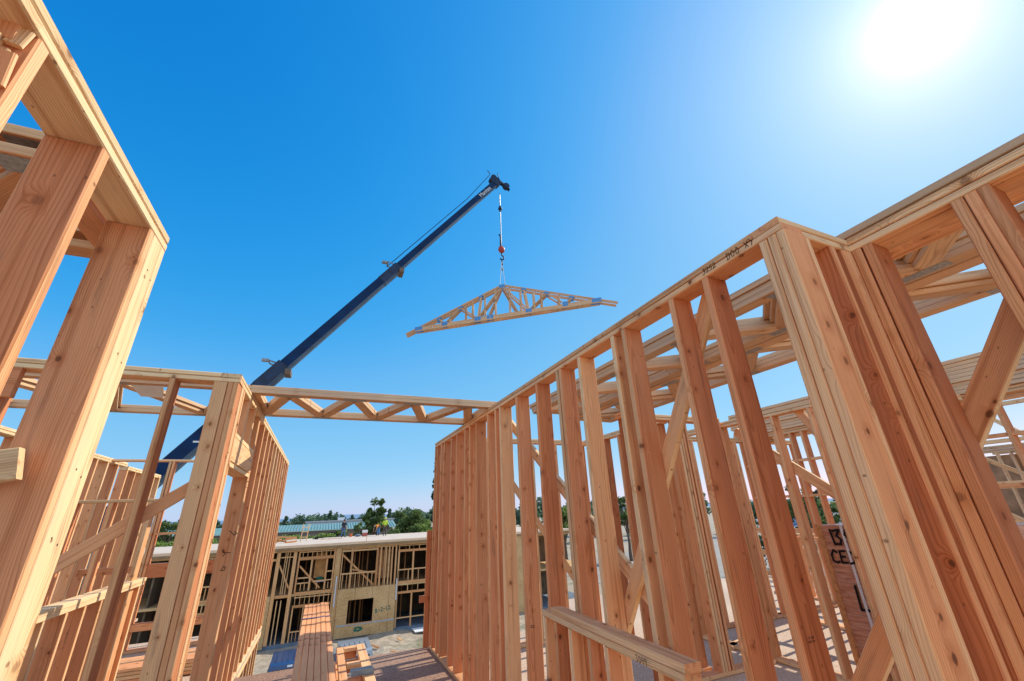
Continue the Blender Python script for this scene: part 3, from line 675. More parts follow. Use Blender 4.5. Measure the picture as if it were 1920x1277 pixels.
# things on its roof
def clutter(name,label,cat,mm,mt): return tag(mm.build(name,mt),label,cat)
t=thing('ladder','small wooden ladder standing on the far roof deck','ladder',(-1.2,46.8,0))
for x in (-1.5,-1.0): part(t,'rail',(x,46.8,-.02),(x+.1,46.9,1.5),.07,.04,(1,0,0),.8)
for z in (.35,.8,1.2): part(t,'rung',(-1.48,46.85,z),(-.95,46.85,z),.06,.04,(0,0,1),.8)
m=M()
for k in range(9):
    a_=rng.uniform(0,3.1); c=V((-2.9+rng.uniform(-.7,.7),45.6+rng.uniform(-.4,.4),.05+.05*k)); d=V((math.cos(a_),math.sin(a_)*.4,.06))*rng.uniform(.4,.9)
    m.board(c-d,c+d,.14,.04,(0,0,1))
clutter('scrap_pile','pile of scrap boards at the near corner of the far roof','scrap pile',m,WOODD)
clutter('plywood_strip','dark board lying flat on the far roof deck','board',M().box((.2,48.8,-.015),(2.2,49.1,.02)),WOODD)
m=M(); m.box((-.3,50,-.02),(.0,50.4,.2)).tube([(-.5,50.2,.05),(.3,50.1,.1),(.5,50.3,.05)],.03); clutter('power_tool','dark power tool with cord beside the ladder on the roof','tool',m,RUBBER)
t=thing('cooler','red and white cooler box on the roof beside the crew','cooler',(4.55,51,0))
M().box((4.3,50.8,-.02),(4.8,51.2,.35)).build('tub',plain('dusty red plastic',(.5,.12,.1),.5),t); M().box((4.28,50.78,.352),(4.82,51.22,.6)).build('lid',WHITE,t)
clutter('bucket','small orange bucket on the roof near the dark shirted worker','bucket',M().tube([(3.2,51.8,-.02),(3.2,51.8,.3)],[.13,.17],12),plain('orange plastic',(.6,.13,.03),.5))
clutter('tool_bag','dark tool bag on the roof between bucket and cooler','bag',M().ball((3.9,51.6,.1),(.35,.2,.13)),plain('grey canvas',(.16,.2,.28),.9))
t=thing('bent_board','bent board end nailed on the near edge of the far roof','board',(3.35,38.4,0))
part(t,'board',(3.0,38.4,.02),(3.6,38.4,.02),.12,.04,(0,1,0),.6); part(t,'upright',(3.6,38.4,.03),(3.62,38.4,.42),.1,.04,(0,1,0),.6)

# ------------------------------------------------------------------ people
def person(label,loc,rz,J,shirt,pants,hat=None,hair=(.03,.02,.015),vest=None):
    """one continuous skinned body from a joint graph, clothes as inflated shells of it"""
    t=thing('person',label,'person',loc); t.rotation_euler.z=rz
    verts=[];rad=[];edges=[];ix={}
    def add(n,p,r_,par=None):
        ix[n]=len(verts); verts.append(p); rad.append(r_)
        if par is not None: edges.append((ix[par],ix[n]))
    for n,p,r_,par in J: add(n,p,r_,par)
    for s in ('l','r'):
        h=V(verts[ix['wrist_'+s]]); e=V(verts[ix['elbow_'+s]]); d=(h-e).normalized(); sx=1 if s=='l' else -1
        add('palm_'+s,h+d*.07,.03,'wrist_'+s); pc=V(verts[-1]); lat=V((0,-1,0)); lat=(lat-d*lat.dot(d)).normalized(); cur=d.cross(lat)*sx
        for k,(off,L) in enumerate(((-.03,.07),(-.01,.085),(.01,.08),(.03,.06))):
            add('f%d%s'%(k,s),pc+lat*off+d*L*.5,.009,'palm_'+s); add('g%d%s'%(k,s),pc+lat*off+d*L+cur*.015,.008,'f%d%s'%(k,s))
        add('t'+s,h+d*.035-lat*.045,.010,'wrist_'+s)
    me=bpy.data.meshes.new('body'); me.from_pydata(verts,edges,[])
    ob=bpy.data.objects.new('body',me); COL.objects.link(ob)
    sk=ob.modifiers.new('s','SKIN'); sk.use_smooth_shade=True
    for i,v in enumerate(me.skin_vertices[0].data): v.radius=(rad[i],rad[i]); v.use_root=(i==0)
    ob.modifiers.new('u','SUBSURF').render_levels=1; ob.modifiers['u'].levels=1
    dg=bpy.context.evaluated_depsgraph_get(); ev=bpy.data.meshes.new_from_object(ob.evaluated_get(dg))
    bpy.data.objects.remove(ob)
    ev.materials.clear(); ev.materials.append(SKIN); ev.name='body'
    body=bpy.data.objects.new('body',ev); COL.objects.link(body); body.parent=t
    # assign each vertex to nearest skeleton edge
    reg={}
    def region(p):
        best=None
        for a_,b_ in edges:
            A=V(verts[a_]);B=V(verts[b_]); d=B-A; q=max(0,min(1,(p-A).dot(d)/max(d.length_squared,1e-9))); dist=(p-A-d*q).length
            if best is None or dist<best[0]: best=(dist,b_)
        return best[1]
    inv={v:k for k,v in ix.items()}
    top=[];bot=[];shoe=[];hd=[]
    for f in ev.polygons:
        n=inv[region(f.center)]
        if n.startswith(('spine','chest','shoulder','elbow')): top.append(f)
        elif n.startswith(('hip','knee','ankle')): bot.append(f)
        elif n.startswith('toe'): shoe.append(f)
    def shell(name,fs,c,inf):
        if not fs: return
        mm=M(); used={}
        vs=[];F=[]
        for f in fs:
            q=[]
            for vi in f.vertices:
                if vi not in used: used[vi]=len(vs); vs.append(ev.vertices[vi].co+ev.vertices[vi].normal*inf)
                q.append(used[vi])
            F.append(tuple(q))
        mm._add(vs,F,vs,.5); o=mm.build(name,plain(name+' cloth',c,.85,var=.12,scale=8.),None,None,True); o.parent=t
    shell('shirt',top,shirt,.014); shell('trousers',bot,pants,.014); shell('boots',shoe,(.05,.035,.025),.012)
    h=V(verts[ix['head']]); u=(h-V(verts[ix['neck']])).normalized()
    mm=M()
    if hat: mm.ball(h+u*.05,(.125,.135,.095),12,7); mm.ball(h+u*.03+V((0,-.03,0)),(.14,.17,.015),12,5)
    else: mm.ball(h+u*.03+V((0,.015,0)),(.105,.112,.105),12,7)
    o=mm.build('hard_hat' if hat else 'hair',plain('hat shell' if hat else 'dark hair',hat or hair,.5),None,None,True); o.parent=t
    mm=M(); mm.ball(h+V((0,-.105,-.02)),(.014,.022,.02),6,5); 
    for s in (-1,1): mm.ball(h+V((s*.1,0,-.02)),(.015,.025,.032),6,5)
    o=mm.build('nose_and_ears',SKIN,None,None,True); o.parent=t
    mm=M()
    for s in (-1,1): mm.ball(h+V((s*.035,-.092,.008)),(.014,.01,.009),6,5)
    mm.ball(h+V((0,-.09,-.055)),(.028,.01,.006),6,5)
    o=mm.build('eyes_and_mouth',plain('dark face detail',(.06,.025,.02),.5),None,None,True); o.parent=t
    # tool belt
    p=V(verts[0]); mm=M(); mm.tube([p+V((.19*math.cos(a_),.15*math.sin(a_),.06)) for a_ in [k*math.pi/6 for k in range(13)]],.025,6); 
    mm.box(tuple(p+V((-.25,-.08,-.16))),tuple(p+V((-.16,.08,.05)))).box(tuple(p+V((.16,-.08,-.16))),tuple(p+V((.25,.08,.05))))
    o=mm.build('tool_belt',plain('leather belt',(.13,.06,.03),.7),None,None); o.parent=t
    return t
def stand(arm_l=((.27,-.02,1.15),(.25,-.12,.92)),arm_r=((-.27,-.02,1.15),(-.25,-.12,.92)),fl=.0,fr=.0,lean=0.):
    return [('pelvis',(0,0,.95),.13,None),('spine',(0,lean*.4,1.15),.125,'pelvis'),('chest',(0,lean*.8,1.36),.135,'spine'),('neck',(0,lean,1.52),.055,'chest'),('head0',(0,lean-.01,1.58),.075,'neck'),('head',(0,lean-.02,1.66),.095,'head0'),('crown',(0,lean-.015,1.74),.07,'head'),
    ('shoulder_l',(.19,lean*.8,1.42),.062,'chest'),('elbow_l',arm_l[0],.045,'shoulder_l'),('wrist_l',arm_l[1],.03,'elbow_l'),
    ('shoulder_r',(-.19,lean*.8,1.42),.062,'chest'),('elbow_r',arm_r[0],.045,'shoulder_r'),('wrist_r',arm_r[1],.03,'elbow_r'),
    ('hip_l',(.10,0,.86),.095,'pelvis'),('knee_l',(.11,fl*.5-.02,.48),.066,'hip_l'),('ankle_l',(.12,fl,.09),.045,'knee_l'),('toe_l',(.13,fl-.16,.04),.038,'ankle_l'),
    ('hip_r',(-.10,0,.86),.095,'pelvis'),('knee_r',(-.11,fr*.5-.02,.48),.066,'hip_r'),('ankle_r',(-.12,fr,.09),.045,'knee_r'),('toe_r',(-.13,fr-.16,.04),.038,'ankle_r')]
def bend():
    return [('pelvis',(0,.12,.92),.13,None),('spine',(0,-.06,1.04),.125,'pelvis'),('chest',(0,-.28,1.04),.135,'spine'),('neck',(0,-.45,.98),.055,'chest'),('head0',(0,-.5,.94),.075,'neck'),('head',(0,-.57,.89),.095,'head0'),('crown',(0,-.63,.85),.07,'head'),
    ('shoulder_l',(.18,-.34,1.0),.062,'chest'),('elbow_l',(.22,-.38,.72),.045,'shoulder_l'),('wrist_l',(.18,-.45,.48),.03,'elbow_l'),
    ('shoulder_r',(-.18,-.34,1.0),.062,'chest'),('elbow_r',(-.22,-.38,.72),.045,'shoulder_r'),('wrist_r',(-.18,-.45,.48),.03,'elbow_r'),
    ('hip_l',(.10,.12,.84),.095,'pelvis'),('knee_l',(.12,.08,.47),.066,'hip_l'),('ankle_l',(.13,.12,.09),.045,'knee_l'),('toe_l',(.14,-.04,.04),.038,'ankle_l'),
    ('hip_r',(-.10,.12,.84),.095,'pelvis'),('knee_r',(-.12,.08,.47),.066,'hip_r'),('ankle_r',(-.13,.12,.09),.045,'knee_r'),('toe_r',(-.14,-.04,.04),.038,'ankle_r')]
person('worker in dark shirt and blue jeans standing on the far roof',(2.4,51.5,-.02),2.6,stand(fl=.14,fr=-.12),(.03,.035,.045),(.07,.14,.3),None)
person('worker in orange shirt bending over on the far roof',(5.9,51.3,-.02),-.9,bend(),(.75,.26,.02),(.08,.2,.38),None)
person('worker in lime yellow shirt standing beside the bending worker',(6.4,49.4,-.02),2.9,stand(((.28,-.08,1.14),(.12,-.26,1.05)),((-.28,-.08,1.14),(-.12,-.26,1.05)),.05,-.05,-.04),(.55,.75,.05),(.09,.07,.06),(.6,.75,.1))

# ------------------------------------------------------------------ vehicles
def pickup(label,x,y,paint,shell_c):
    t=thing('pickup_truck',label,'pickup truck',(x,y,GZ))
    P=lambda pts,x0,x1:(M().prism([(x0,a,b) for a,b in pts],(x1-x0,0,0)))
    pm=shiny('truck paint',paint); sm=shiny('camper shell paint',shell_c)
    body=[(y,GZ+.45),(y,GZ+1.0),(y+2.0,GZ+1.02),(y+3.7,GZ+1.02),(y+5.0,GZ+.95),(y+5.2,GZ+.6),(y+5.15,GZ+.4)]
    P(body,x-.92,x+.92).build('body',pm,t)
    # camper shell with sloped rear and ribbed roof
    sh=[(y+.02,GZ+1.02),(y+.28,GZ+1.72),(y+.5,GZ+1.8),(y+1.95,GZ+1.8),(y+2.02,GZ+1.02)]
    vs=[]; k=len(sh)
    for sgn in (-1,1):
        for a_,b_ in sh: vs.append((x+sgn*(.86 if b_<GZ+1.3 else .72),a_,b_))
    mm=M(); mm._add(vs,[tuple(range(k))[::-1],tuple(range(k,2*k))]+[(i,(i+1)%k,(i+1)%k+k,i+k) for i in range(k)],vs,.5); s=mm.build('camper_shell',sm,t)
    for q in (-.5,-.25,0,.25,.5): M().box((x+q-.02,y+.5,GZ+1.801),(x+q+.02,y+1.9,GZ+1.825)).build('rib',sm,s)
    mm=M(); mm.quad([(x-.68,y+.065,GZ+1.12),(x+.68,y+.065,GZ+1.12),(x+.6,y+.235,GZ+1.58),(x-.6,y+.235,GZ+1.58)]); 
    mm2=[V(p)+V((0,-.012,.004)) for p in mm.v]; mm.v=[tuple(p) for p in mm2]; mm.build('rear_window',GLASS,t)
    M().quad([(x+.0,y+.235,GZ+1.62),(x+.22,y+.235,GZ+1.62),(x+.22,y+.255,GZ+1.70),(x+.0,y+.255,GZ+1.70)]).build('sticker',WHITE,t)
    cab=[(y+2.08,GZ+1.02),(y+2.15,GZ+1.66),(y+3.2,GZ+1.66),(y+3.75,GZ+1.02)]
    P(cab,x-.78,x+.78).build('cab',pm,t)
    M().prism([(x-.785,y+2.25,GZ+1.1),(x-.785,y+2.3,GZ+1.56),(x-.785,y+3.1,GZ+1.56),(x-.785,y+3.5,GZ+1.1)],(1.57,0,0)).build('side_windows',GLASS,t)
    for sx in (-1,1):
        for yy in (y+.95,y+4.2):
            w=M().tube([(x+sx*.72,yy,GZ+.36),(x+sx*.95,yy,GZ+.36)],.36,18).build('wheel',RUBBER,t)
            M().tube([(x+sx*.94,yy,GZ+.36),(x+sx*.962,yy,GZ+.36)],.2,14).build('rim',GREY,w)
        M().box((x+sx*.8-.08,y-.012,GZ+.7),(x+sx*.8+.08,y+.004,GZ+.98)).build('tail_light',REDP,t)
    M().box((x-.9,y-.12,GZ+.42),(x+.9,y-.005,GZ+.55)).build('bumper',GREY,t)
    return t
pickup('dark blue pickup with ribbed camper shell parked on the dirt',-.6,25.3,(.02,.06,.14),(.03,.07,.16))
pickup('pale grey pickup with camper shell beside the sheathed wall',2.45,25.5,(.25,.28,.3),(.3,.33,.35))
t=thing('black_bucket','small black bucket on the dirt beside the pale pickup','bucket',(3.75,27.5,GZ))
M().tube([(3.75,27.5,GZ),(3.75,27.5,GZ+.32)],[.15,.18],12).build('pail',RUBBER,t); M().tube([(3.58,27.5,GZ+.3),(3.75,27.5,GZ+.45),(3.92,27.5,GZ+.3)],.01,6).build('handle',STEEL,t)
def car(label,x,y,rz,c):
    t=thing('parked_car',label,'car',(x,y,GZ)); t['_o']=(0,0,0); t.rotation_euler.z=rz
    pm=shiny('car paint',c)
    M().prism([(-2.2,-.9,.35),(-2.25,-.9,.75),(-1.6,-.9,.92),(1.1,-.9,.95),(2.1,-.9,.8),(2.25,-.9,.4)],(0,1.8,0)).build('body',pm,t)
    M().prism([(-1.6,-.78,.94),(-1.1,-.7,1.42),(.5,-.7,1.45),(1.15,-.78,.96)],(0,1.5,0)).build('cabin',GLASS,t)
    M().box((-1.1,-.7,1.43),(.5,.72,1.48)).build('roof',pm,t)
    for sx in (-1.4,1.4):
        for sy in (-.82,.82): M().tube([(sx,sy-.1,.33),(sx,sy+.1,.33)],.33,14).build('wheel',RUBBER,t)
    return t
def rv(label,x,y,rz,c,L=8):
    t=thing('motorhome',label,'motorhome',(x,y,GZ)); t['_o']=(0,0,0); t.rotation_euler.z=rz
    M().prism([(-L/2,-1.2,.5),(-L/2,-1.2,3.2),(L/2-.8,-1.2,3.25),(L/2,-1.2,2.4),(L/2+.5,-1.2,1.4),(L/2+.5,-1.2,.5)],(0,2.4,0)).build('body',plain('motorhome panel',c,.5,var=.05),t)
    for k in range(3): M().box((-L/2+1+k*2,-1.215,1.7),(-L/2+2.1+k*2,-1.2,2.4)).build('window',GLASS,t)
    M().box((-L/2,-1.21,1.1),(L/2,-1.202,1.3)).build('stripe',shiny('blue stripe',(.05,.12,.25)),t)
    for sx in (-L/4,L/3):
        for sy in (-1.1,1.1): M().tube([(sx,sy-.12,.42),(sx,sy+.12,.42)],.42,12).build('wheel',RUBBER,t)
    M().box((-1,-.4,3.2),(0,.4,3.5)).build('roof_vent',WHITE,t)
    return t
RZ=R(-57)
car('white car parked in the pale yard beyond the guard rail',118,80,RZ,(.7,.72,.74))
car('blue car parked behind the white car in the yard',126,79,RZ,(.1,.2,.35))
rv('blue sided motorhome parked behind the cars',135,92,RZ,(.22,.38,.55),10)
rv('beige motorhome parked under the dark trees',150,92,RZ,(.6,.56,.45),10)
rv('white motorhome parked at the end of the row',165,92,RZ,(.75,.75,.74),9)
t=thing('storage_shed','long low pale shed behind the parked motorhomes','shed',(190,125,GZ))
M().box((150,120,GZ),(230,135,GZ+4)).build('wall',WHITE,t); M().prism([(149,119,GZ+4),(231,119,GZ+4),(231,127,GZ+5.5),(149,127,GZ+5.5)],(0,.2,-.2)).build('roof',GREY,t)
for k,(x,y,l) in enumerate(((58,40,'stack of lumber on the pale yard nearest the guard rail'),(66,47,'stack of lumber farther out on the pale yard'))):
    t=thing('lumber_stack',l,'lumber',(x,y,GZ))
    for r_ in range(4): M().box((x-3,y-1,GZ+.3*r_),(x+3,y+1,GZ+.3*r_+.26)).build('layer',WOODD,t)
m=M()
for k in range(60):
    c=V((84+rng.uniform(-4,4),60+rng.uniform(-2,2),GZ+rng.uniform(.1,1.3))); d=V((rng.uniform(-1,1),rng.uniform(-1,1),rng.uniform(-.3,.7)))*1.2
    m.board(c-d,c+d,.2,.12,(0,0,1))
tag(m.build('debris_pile',WOODD),'heap of brown scrap wood out on the pale yard','debris')

for k,(x,y) in enumerate(((4.6,28.5),(5.4,31),(6.6,27.2),(4.2,33.2),(1.2,31.5),(7.2,30),(-1.9,30.6),(.6,33.8),(5.9,34),(3.1,32.2))):
    a_=rng.uniform(0,3.1); d=V((math.cos(a_),math.sin(a_),.02)); p=V((x,y,GZ+.16)); L_=rng.uniform(.4,1.3)
    tag(M().board(p-d*L_/2,p+d*L_/2,.14,.04,(0,0,1) if k%5==0 else (-d.y,d.x,0)).build('scrap_board',WOODD),'scrap board lying on the dirt in front of the apartment frame','board','scrap boards on the dirt')
# ------------------------------------------------------------------ far buildings
t=thing('long_building','long low building with green ribbed metal roof behind the hedge','building',(-10,110,GZ))
M().box((-60,110.6,GZ),(16,124,-.3)).build('wall',plain('grey brown block wall',(.2,.17,.15),.9),t)
rm=plain('green metal roof',(.22,.36,.33),.45,.0,.1,.3)
M().prism([(-61,110,-.28),(17,110,-.28),(17,117,.95),(-61,117,.95)],(0,.1,-.15)).build('roof',rm,t)
m=M()
for k in range(130): x=-61+.6*k; m.board((x,110,-.2),(x,117,1.0),.05,.1,(1,0,0),.5,0)
o=m.build('roof_ribs',plain('darker green rib',(.12,.24,.22),.5),t)
M().box((-61,109.9,-.42),(17,110,-.25)).build('gutter',plain('pale green gutter',(.4,.55,.5),.5),t)
for x in (-6,2,9): M().box((x,110.5,-2.6),(x+1.6,110.6,-.9)).build('window',GLASS,t)
t=thing('flat_roof_building','white flat roofed hall behind the green roofed building','building',(2,150,GZ))
M().box((-4,150,GZ),(22,170,1.2)).build('wall',plain('pale blue wall',(.4,.48,.55),.8),t); M().box((-4.3,149.7,1.2),(22.3,170,1.5)).build('roof',GREY,t); M().box((5,152,1.5),(7,154,2.3)).build('roof_unit',WHITE,t)

# ------------------------------------------------------------------ trees
def leafquad(m,c,s,tone,r_):
    n=V((r_.gauss(0,1),r_.gauss(0,1),r_.gauss(0,1)+.6)).normalized(); u=n.orthogonal().normalized(); a_=r_.uniform(0,6.3); w=n.cross(u); u,w=u*math.cos(a_)+w*math.sin(a_),w*math.cos(a_)-u*math.sin(a_)
    m.quad([c-u*s,c+w*s*.55,c+u*s,c-w*s*.55],tone)
def tree(label,x,y,h,wd,mt,seed,kind='round',n=2600,z0=GZ,group=None,trunk=.3,leaf=.22,dens=1.):
    r_=random.Random(seed); t=thing('conifer_tree' if kind=='cone' else 'broadleaf_tree',label,'tree',(x,y,z0),group)
    m=M(); pts=[(x,y,z0)]; 
    for k in range(1,6): pts.append((x+r_.uniform(-.1,.1)*k*.3,y+r_.uniform(-.1,.1)*k*.3,z0+h*(.85 if kind=='cone' else .62)*k/5))
    m.tube(pts,[trunk*(1-.15*k) for k in range(6)],8)
    m2=M(); cl=[]
    if kind=='cone':
        for k in range(int(46*dens)):
            f=r_.random()**.8; z=z0+h*(.08+.92*f); R_=wd*(1-f)**.8*.95+.08; a_=r_.uniform(0,6.3)
            cl.append((V((x+R_*.62*math.cos(a_),y+R_*.62*math.sin(a_),z)),max(.12*wd,R_*.42),.5))
    else:
        nb=int(30*dens)
        for k in range(nb):
            a_=r_.uniform(0,6.3); e=r_.uniform(-.35,1.0); q=r_.uniform(.45,1.12)
            rr=math.sqrt(max(.05,1-e*e*.8))
            top=.62
            c=V((x+wd*.72*q*rr*math.cos(a_),y+wd*.72*q*rr*math.sin(a_),z0+h*(top+.30*e*q)))
            cl.append((c,wd*r_.uniform(.13,.34),.8))
            m.tube([(x,y,z0+h*r_.uniform(.3,.55)),tuple((V((x,y,z0+h*.5))+c)/2+V((0,0,.2))),tuple(c)],[trunk*.3,trunk*.2,trunk*.06],5,caps=False)
    for k in range(n):
        c,R_,fl=cl[r_.randrange(len(cl))]
        d=V((r_.gauss(0,1),r_.gauss(0,1),r_.gauss(0,1)*fl)); d=d/max(d.length,.01)*R_*(r_.random()**.4)
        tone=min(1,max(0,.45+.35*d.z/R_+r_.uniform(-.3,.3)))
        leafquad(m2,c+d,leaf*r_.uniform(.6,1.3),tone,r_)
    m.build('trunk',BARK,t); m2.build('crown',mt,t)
    return t
tree('tall open crowned tree standing above the others behind the roof crew',8.0,75,10.8,2.3,LEAF,11,n=3600,leaf=.24,trunk=.35)
tree('lower dark tree at the foot of the tall open crowned tree',6.3,78,7.6,2.0,LEAF,12,n=2000)
tree('broad oak beside the long wall end, behind the roof crew',13.6,75,9.5,3.2,LEAF,13,n=4200,leaf=.26)
tree('rounded light oak in front of the broad oak',16.2,72,7.8,2.6,LEAF2,14,n=3000,leaf=.24)
tree('small rounded bush tree behind the lime shirted worker',10.3,70,6.6,1.7,LEAF,15,n=1800)
tree('bright young tree behind the dark shirted worker',3.6,85,7.0,1.3,LEAF2,16,n=1200)
tree('very tall slim conifer at the end of the long wall',18.9,80,17.5,1.3,NEEDLE,17,'cone',3000,leaf=.24)
tree('short dark conifer between the oak and the slim conifer',17.2,88,8.2,1.1,NEEDLE,18,'cone',1000)
tree('leafy tree seen past the corner post beside the far cross wall',-22.6,90,9.0,2.2,LEAF,19,n=2200)
tree('low yellowish bush tree near the far cross wall view',-26,95,6.3,2.6,LEAF2,20,n=1800)
# sun side
for k,(x,y,h,w_,mt_,kind,l) in enumerate(((60.5,40,10.2,3.4,LEAF,'round','dark oak seen between studs above the blue motorhome'),(66,42,10.8,1.8,NEEDLE,'cone','ragged pine seen between studs next to the dark oak'),(70,43,8.6,3.0,LEAF,'round','low oak seen between studs above the beige motorhome'),(49.5,40,10.9,1.6,NEEDLE,'cone','dark narrow conifer seen between two long wall studs'),(46,60,10.3,1.6,LEAF,'round','slim green tree in the narrow gap behind the long wall'),(34.3,60,9.0,2.2,LEAF2,'round','bright green tree low behind the long wall studs'),(40,64,8.2,3.0,LEAF,'round','dense tree behind the long wall next to the bright green one'))):
    tree(l,x,y,h,w_,mt_,40+k,kind,1800)
# hedge
r_=random.Random(5); m=M()
for k in range(5200):
    x=r_.uniform(-26,2.6); top=-.55+.18*math.sin(x*1.1)+.12*math.sin(x*3.3)
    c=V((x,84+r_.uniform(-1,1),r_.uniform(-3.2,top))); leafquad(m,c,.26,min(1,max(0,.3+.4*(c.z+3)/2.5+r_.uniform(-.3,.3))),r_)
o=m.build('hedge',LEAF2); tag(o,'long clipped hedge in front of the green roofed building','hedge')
# distant trees
far_mesh=[]
for k in range(64):
    x=-80+160*((k*37)%64)/63+rng.uniform(-2,2); y=180+rng.uniform(-22,70)
    h=8.3+rng.uniform(0,2.6); kind='cone' if k%4==0 else 'round'
    if kind=='cone': h+=1.0
    if k<8: far_mesh.append(tree('distant %s tree on the valley floor before the hills'%('conifer' if kind=='cone' else 'round'),x,y,h,2.2 if kind=='cone' else 4.2,FARLEAF,100+k,kind,700,group='distant trees',leaf=.55))
    else:
        src=[q for q in far_mesh if (q.name.startswith('conifer'))==(kind=='cone')]; s=src[rng.randrange(len(src))]
        d=dup(s,V((x,y,GZ))-s.location,s['label'],'distant trees',rng.uniform(0,6.3)); f=rng.uniform(.85,1.2); d.scale=(f,f,f)

for k in range(26):
    a_=R(14+2.6*k+rng.uniform(-.6,.6)); q_=rng.uniform(95,150); x,y=q_*math.sin(a_)+10,q_*math.cos(a_)
    if y>62 and x<30: continue
    s_=far_mesh[k%len(far_mesh)]; d=dup(s_,V((x,y,GZ))-s_.location,'broad tree in the belt behind the parked vehicles' if not s_.name.startswith('conifer') else 'pointed tree in the belt behind the parked vehicles','tree belt behind the yard' if not s_.name.startswith('conifer') else 'pointed trees behind the yard',rng.uniform(0,6.3)); f=rng.uniform(.95,1.25); d.scale=(f*1.2,f*1.2,f)
# ------------------------------------------------------------------ crane and hanging roof trusses
k_=1.28
TIP=V((9.12,21.8,24.55)); PIV=V((-11.3,21.35,-3.3))
CR=thing('mobile_crane','navy blue telescopic crane reaching up over the site','crane',(-11.3,21.35,GZ))
bd=(TIP-PIV); BL=bd.length; bd.normalize(); bs=V((0,1,0)); bs=(bs-bd*bs.dot(bd)).normalized(); bn=bd.cross(bs)   # bn: across, in the lifting plane
if bn.z<0: bn=-bn
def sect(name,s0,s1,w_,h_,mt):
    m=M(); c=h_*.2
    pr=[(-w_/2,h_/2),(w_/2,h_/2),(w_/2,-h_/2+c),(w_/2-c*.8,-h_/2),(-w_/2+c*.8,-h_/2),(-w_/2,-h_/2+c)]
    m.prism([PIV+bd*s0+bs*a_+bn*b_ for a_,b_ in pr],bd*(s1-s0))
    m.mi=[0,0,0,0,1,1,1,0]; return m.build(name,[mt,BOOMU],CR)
f1,f2=.432,.675
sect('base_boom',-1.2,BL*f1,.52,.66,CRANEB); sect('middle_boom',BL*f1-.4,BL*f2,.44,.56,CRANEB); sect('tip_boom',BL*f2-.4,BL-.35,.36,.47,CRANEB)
for f,w_,h_ in ((f1,.545,.69),(f2,.465,.59)):
    sect('collar',BL*f-1.5,BL*f,w_,h_,BOOMC)
    c=PIV+bd*(BL*f-.2)+bn*h_*.5
    M().tube([c-bs*.25,c-bs*.25+bn*.3-bd*.1,c+bs*.25+bn*.3-bd*.1,c+bs*.25],.04,6).box(tuple(c+bn*.28-V((.4,.1,.06))),tuple(c+bn*.28+V((-.1,.1,.06)))).build('rope_guide',STEEL,CR)
    M().box(tuple(c-bn*h_+V((-.1,-.36,-.12))),tuple(c-bn*h_+V((.16,.36,.12)))).build('wear_pad',plain('rusty pad',(.2,.13,.09),.7),CR)
# head with sheaves
hd=PIV+bd*(BL-.3)
m=M(); m.prism([hd+bs*-.2+bn*.42-bd*.2,hd+bs*-.2+bn*.42+bd*.35,hd+bs*-.2+bn*.1+bd*.5,hd+bs*-.2-bn*.28+bd*.25,hd+bs*-.2-bn*.28-bd*.2],bs*.4); m.build('boom_head',CRANED,CR)
for off,rd in ((bd*.3+bn*.42,.21),(bd*.3-bn*.55+V((.22,0,.1)),.23),(bd*-.05+bn*.4,.16)):
    M().tube([hd+off-bs*.16,hd+off+bs*.16],rd,16).build('sheave',CRANED,CR)
M().prism([hd-bn*.3+bd*.3-bs*.2,hd-bn*.95+bd*.25-bs*.14+V((.2,0,.1)),hd-bn*.55+bd*.5-bs*.14,hd+bn*.1+bd*.45-bs*.14],bs*.28).build('sheave_bracket',CRANED,CR)
M().tube([hd+bd*.4+bn*.8,hd+bd*.5+bn*1.15],.03,6).tube([hd+bd*.75+bn*.2,hd+bd*1.0+bn*.5],.03,6).build('antenna',CRANED,CR)
# hoist rope along the boom top
a_=PIV+bd*(BL*f2-.1)+bn*.5; M().tube([a_-bd*.4,a_,hd+bn*.5-bd*3,hd+bn*.78+bd*.3],.024,5).build('hoist_rope',CRANED,CR)
# white lettering near the tip
cu=bpy.data.curves.new('lettering','FONT'); cu.body='Manitex'; cu.size=.42; cu.extrude=.002
tmp=bpy.data.objects.new('tmp',cu); COL.objects.link(tmp); dg=bpy.context.evaluated_depsgraph_get()
tm=bpy.data.meshes.new_from_object(tmp.evaluated_get(dg)); bpy.data.objects.remove(tmp)
lo=hd-bd*2.2-bs*.186-bn*.12
mx=Matrix((( bd.x,bn.x,-bs.x,lo.x),(bd.y,bn.y,-bs.y,lo.y),(bd.z,bn.z,-bs.z,lo.z),(0,0,0,1)))
tm.transform(Matrix.Translation(-V(CR['_o']))@mx); tm.materials.clear(); tm.materials.append(WHITE)
lt=bpy.data.objects.new('lettering',tm); COL.objects.link(lt); lt.parent=CR
M().box(tuple(PIV+bd*(BL*.30)-bs*.266-V((.12,.004,.1))),tuple(PIV+bd*(BL*.30)-bs*.266+V((.12,.0,-.03)))).build('marker_plate',WHITE,CR)
# carrier (mostly hidden by the framing)
M().box((-15.5,20.1,GZ+.9),(-5.5,22.6,GZ+1.5)).build('carrier_deck',CRANEB,CR)
M().prism([(-5.5,20.1,GZ+.8),(-5.5,20.1,GZ+2.6),(-4.2,20.1,GZ+2.5),(-3.6,20.1,GZ+1.7),(-3.5,20.1,GZ+.8)],(0,2.4,0)).build('cab',CRANEB,CR)
M().box((-13,20.6,GZ+1.52),(-9.5,22.1,GZ+2.9)).build('turntable',CRANED,CR)
for x in (-14.5,-13,-8,-5):
    for y in (20.2,22.4): M().tube([(x,y-.2,GZ+.55),(x,y+.2,GZ+.55)],.55,16).build('wheel',RUBBER,CR)
M().tube([(-8.6,21.4,-4.2),tuple(PIV+bd*6-bn*.5)],.16,10).build('lift_cylinder',STEEL,CR)

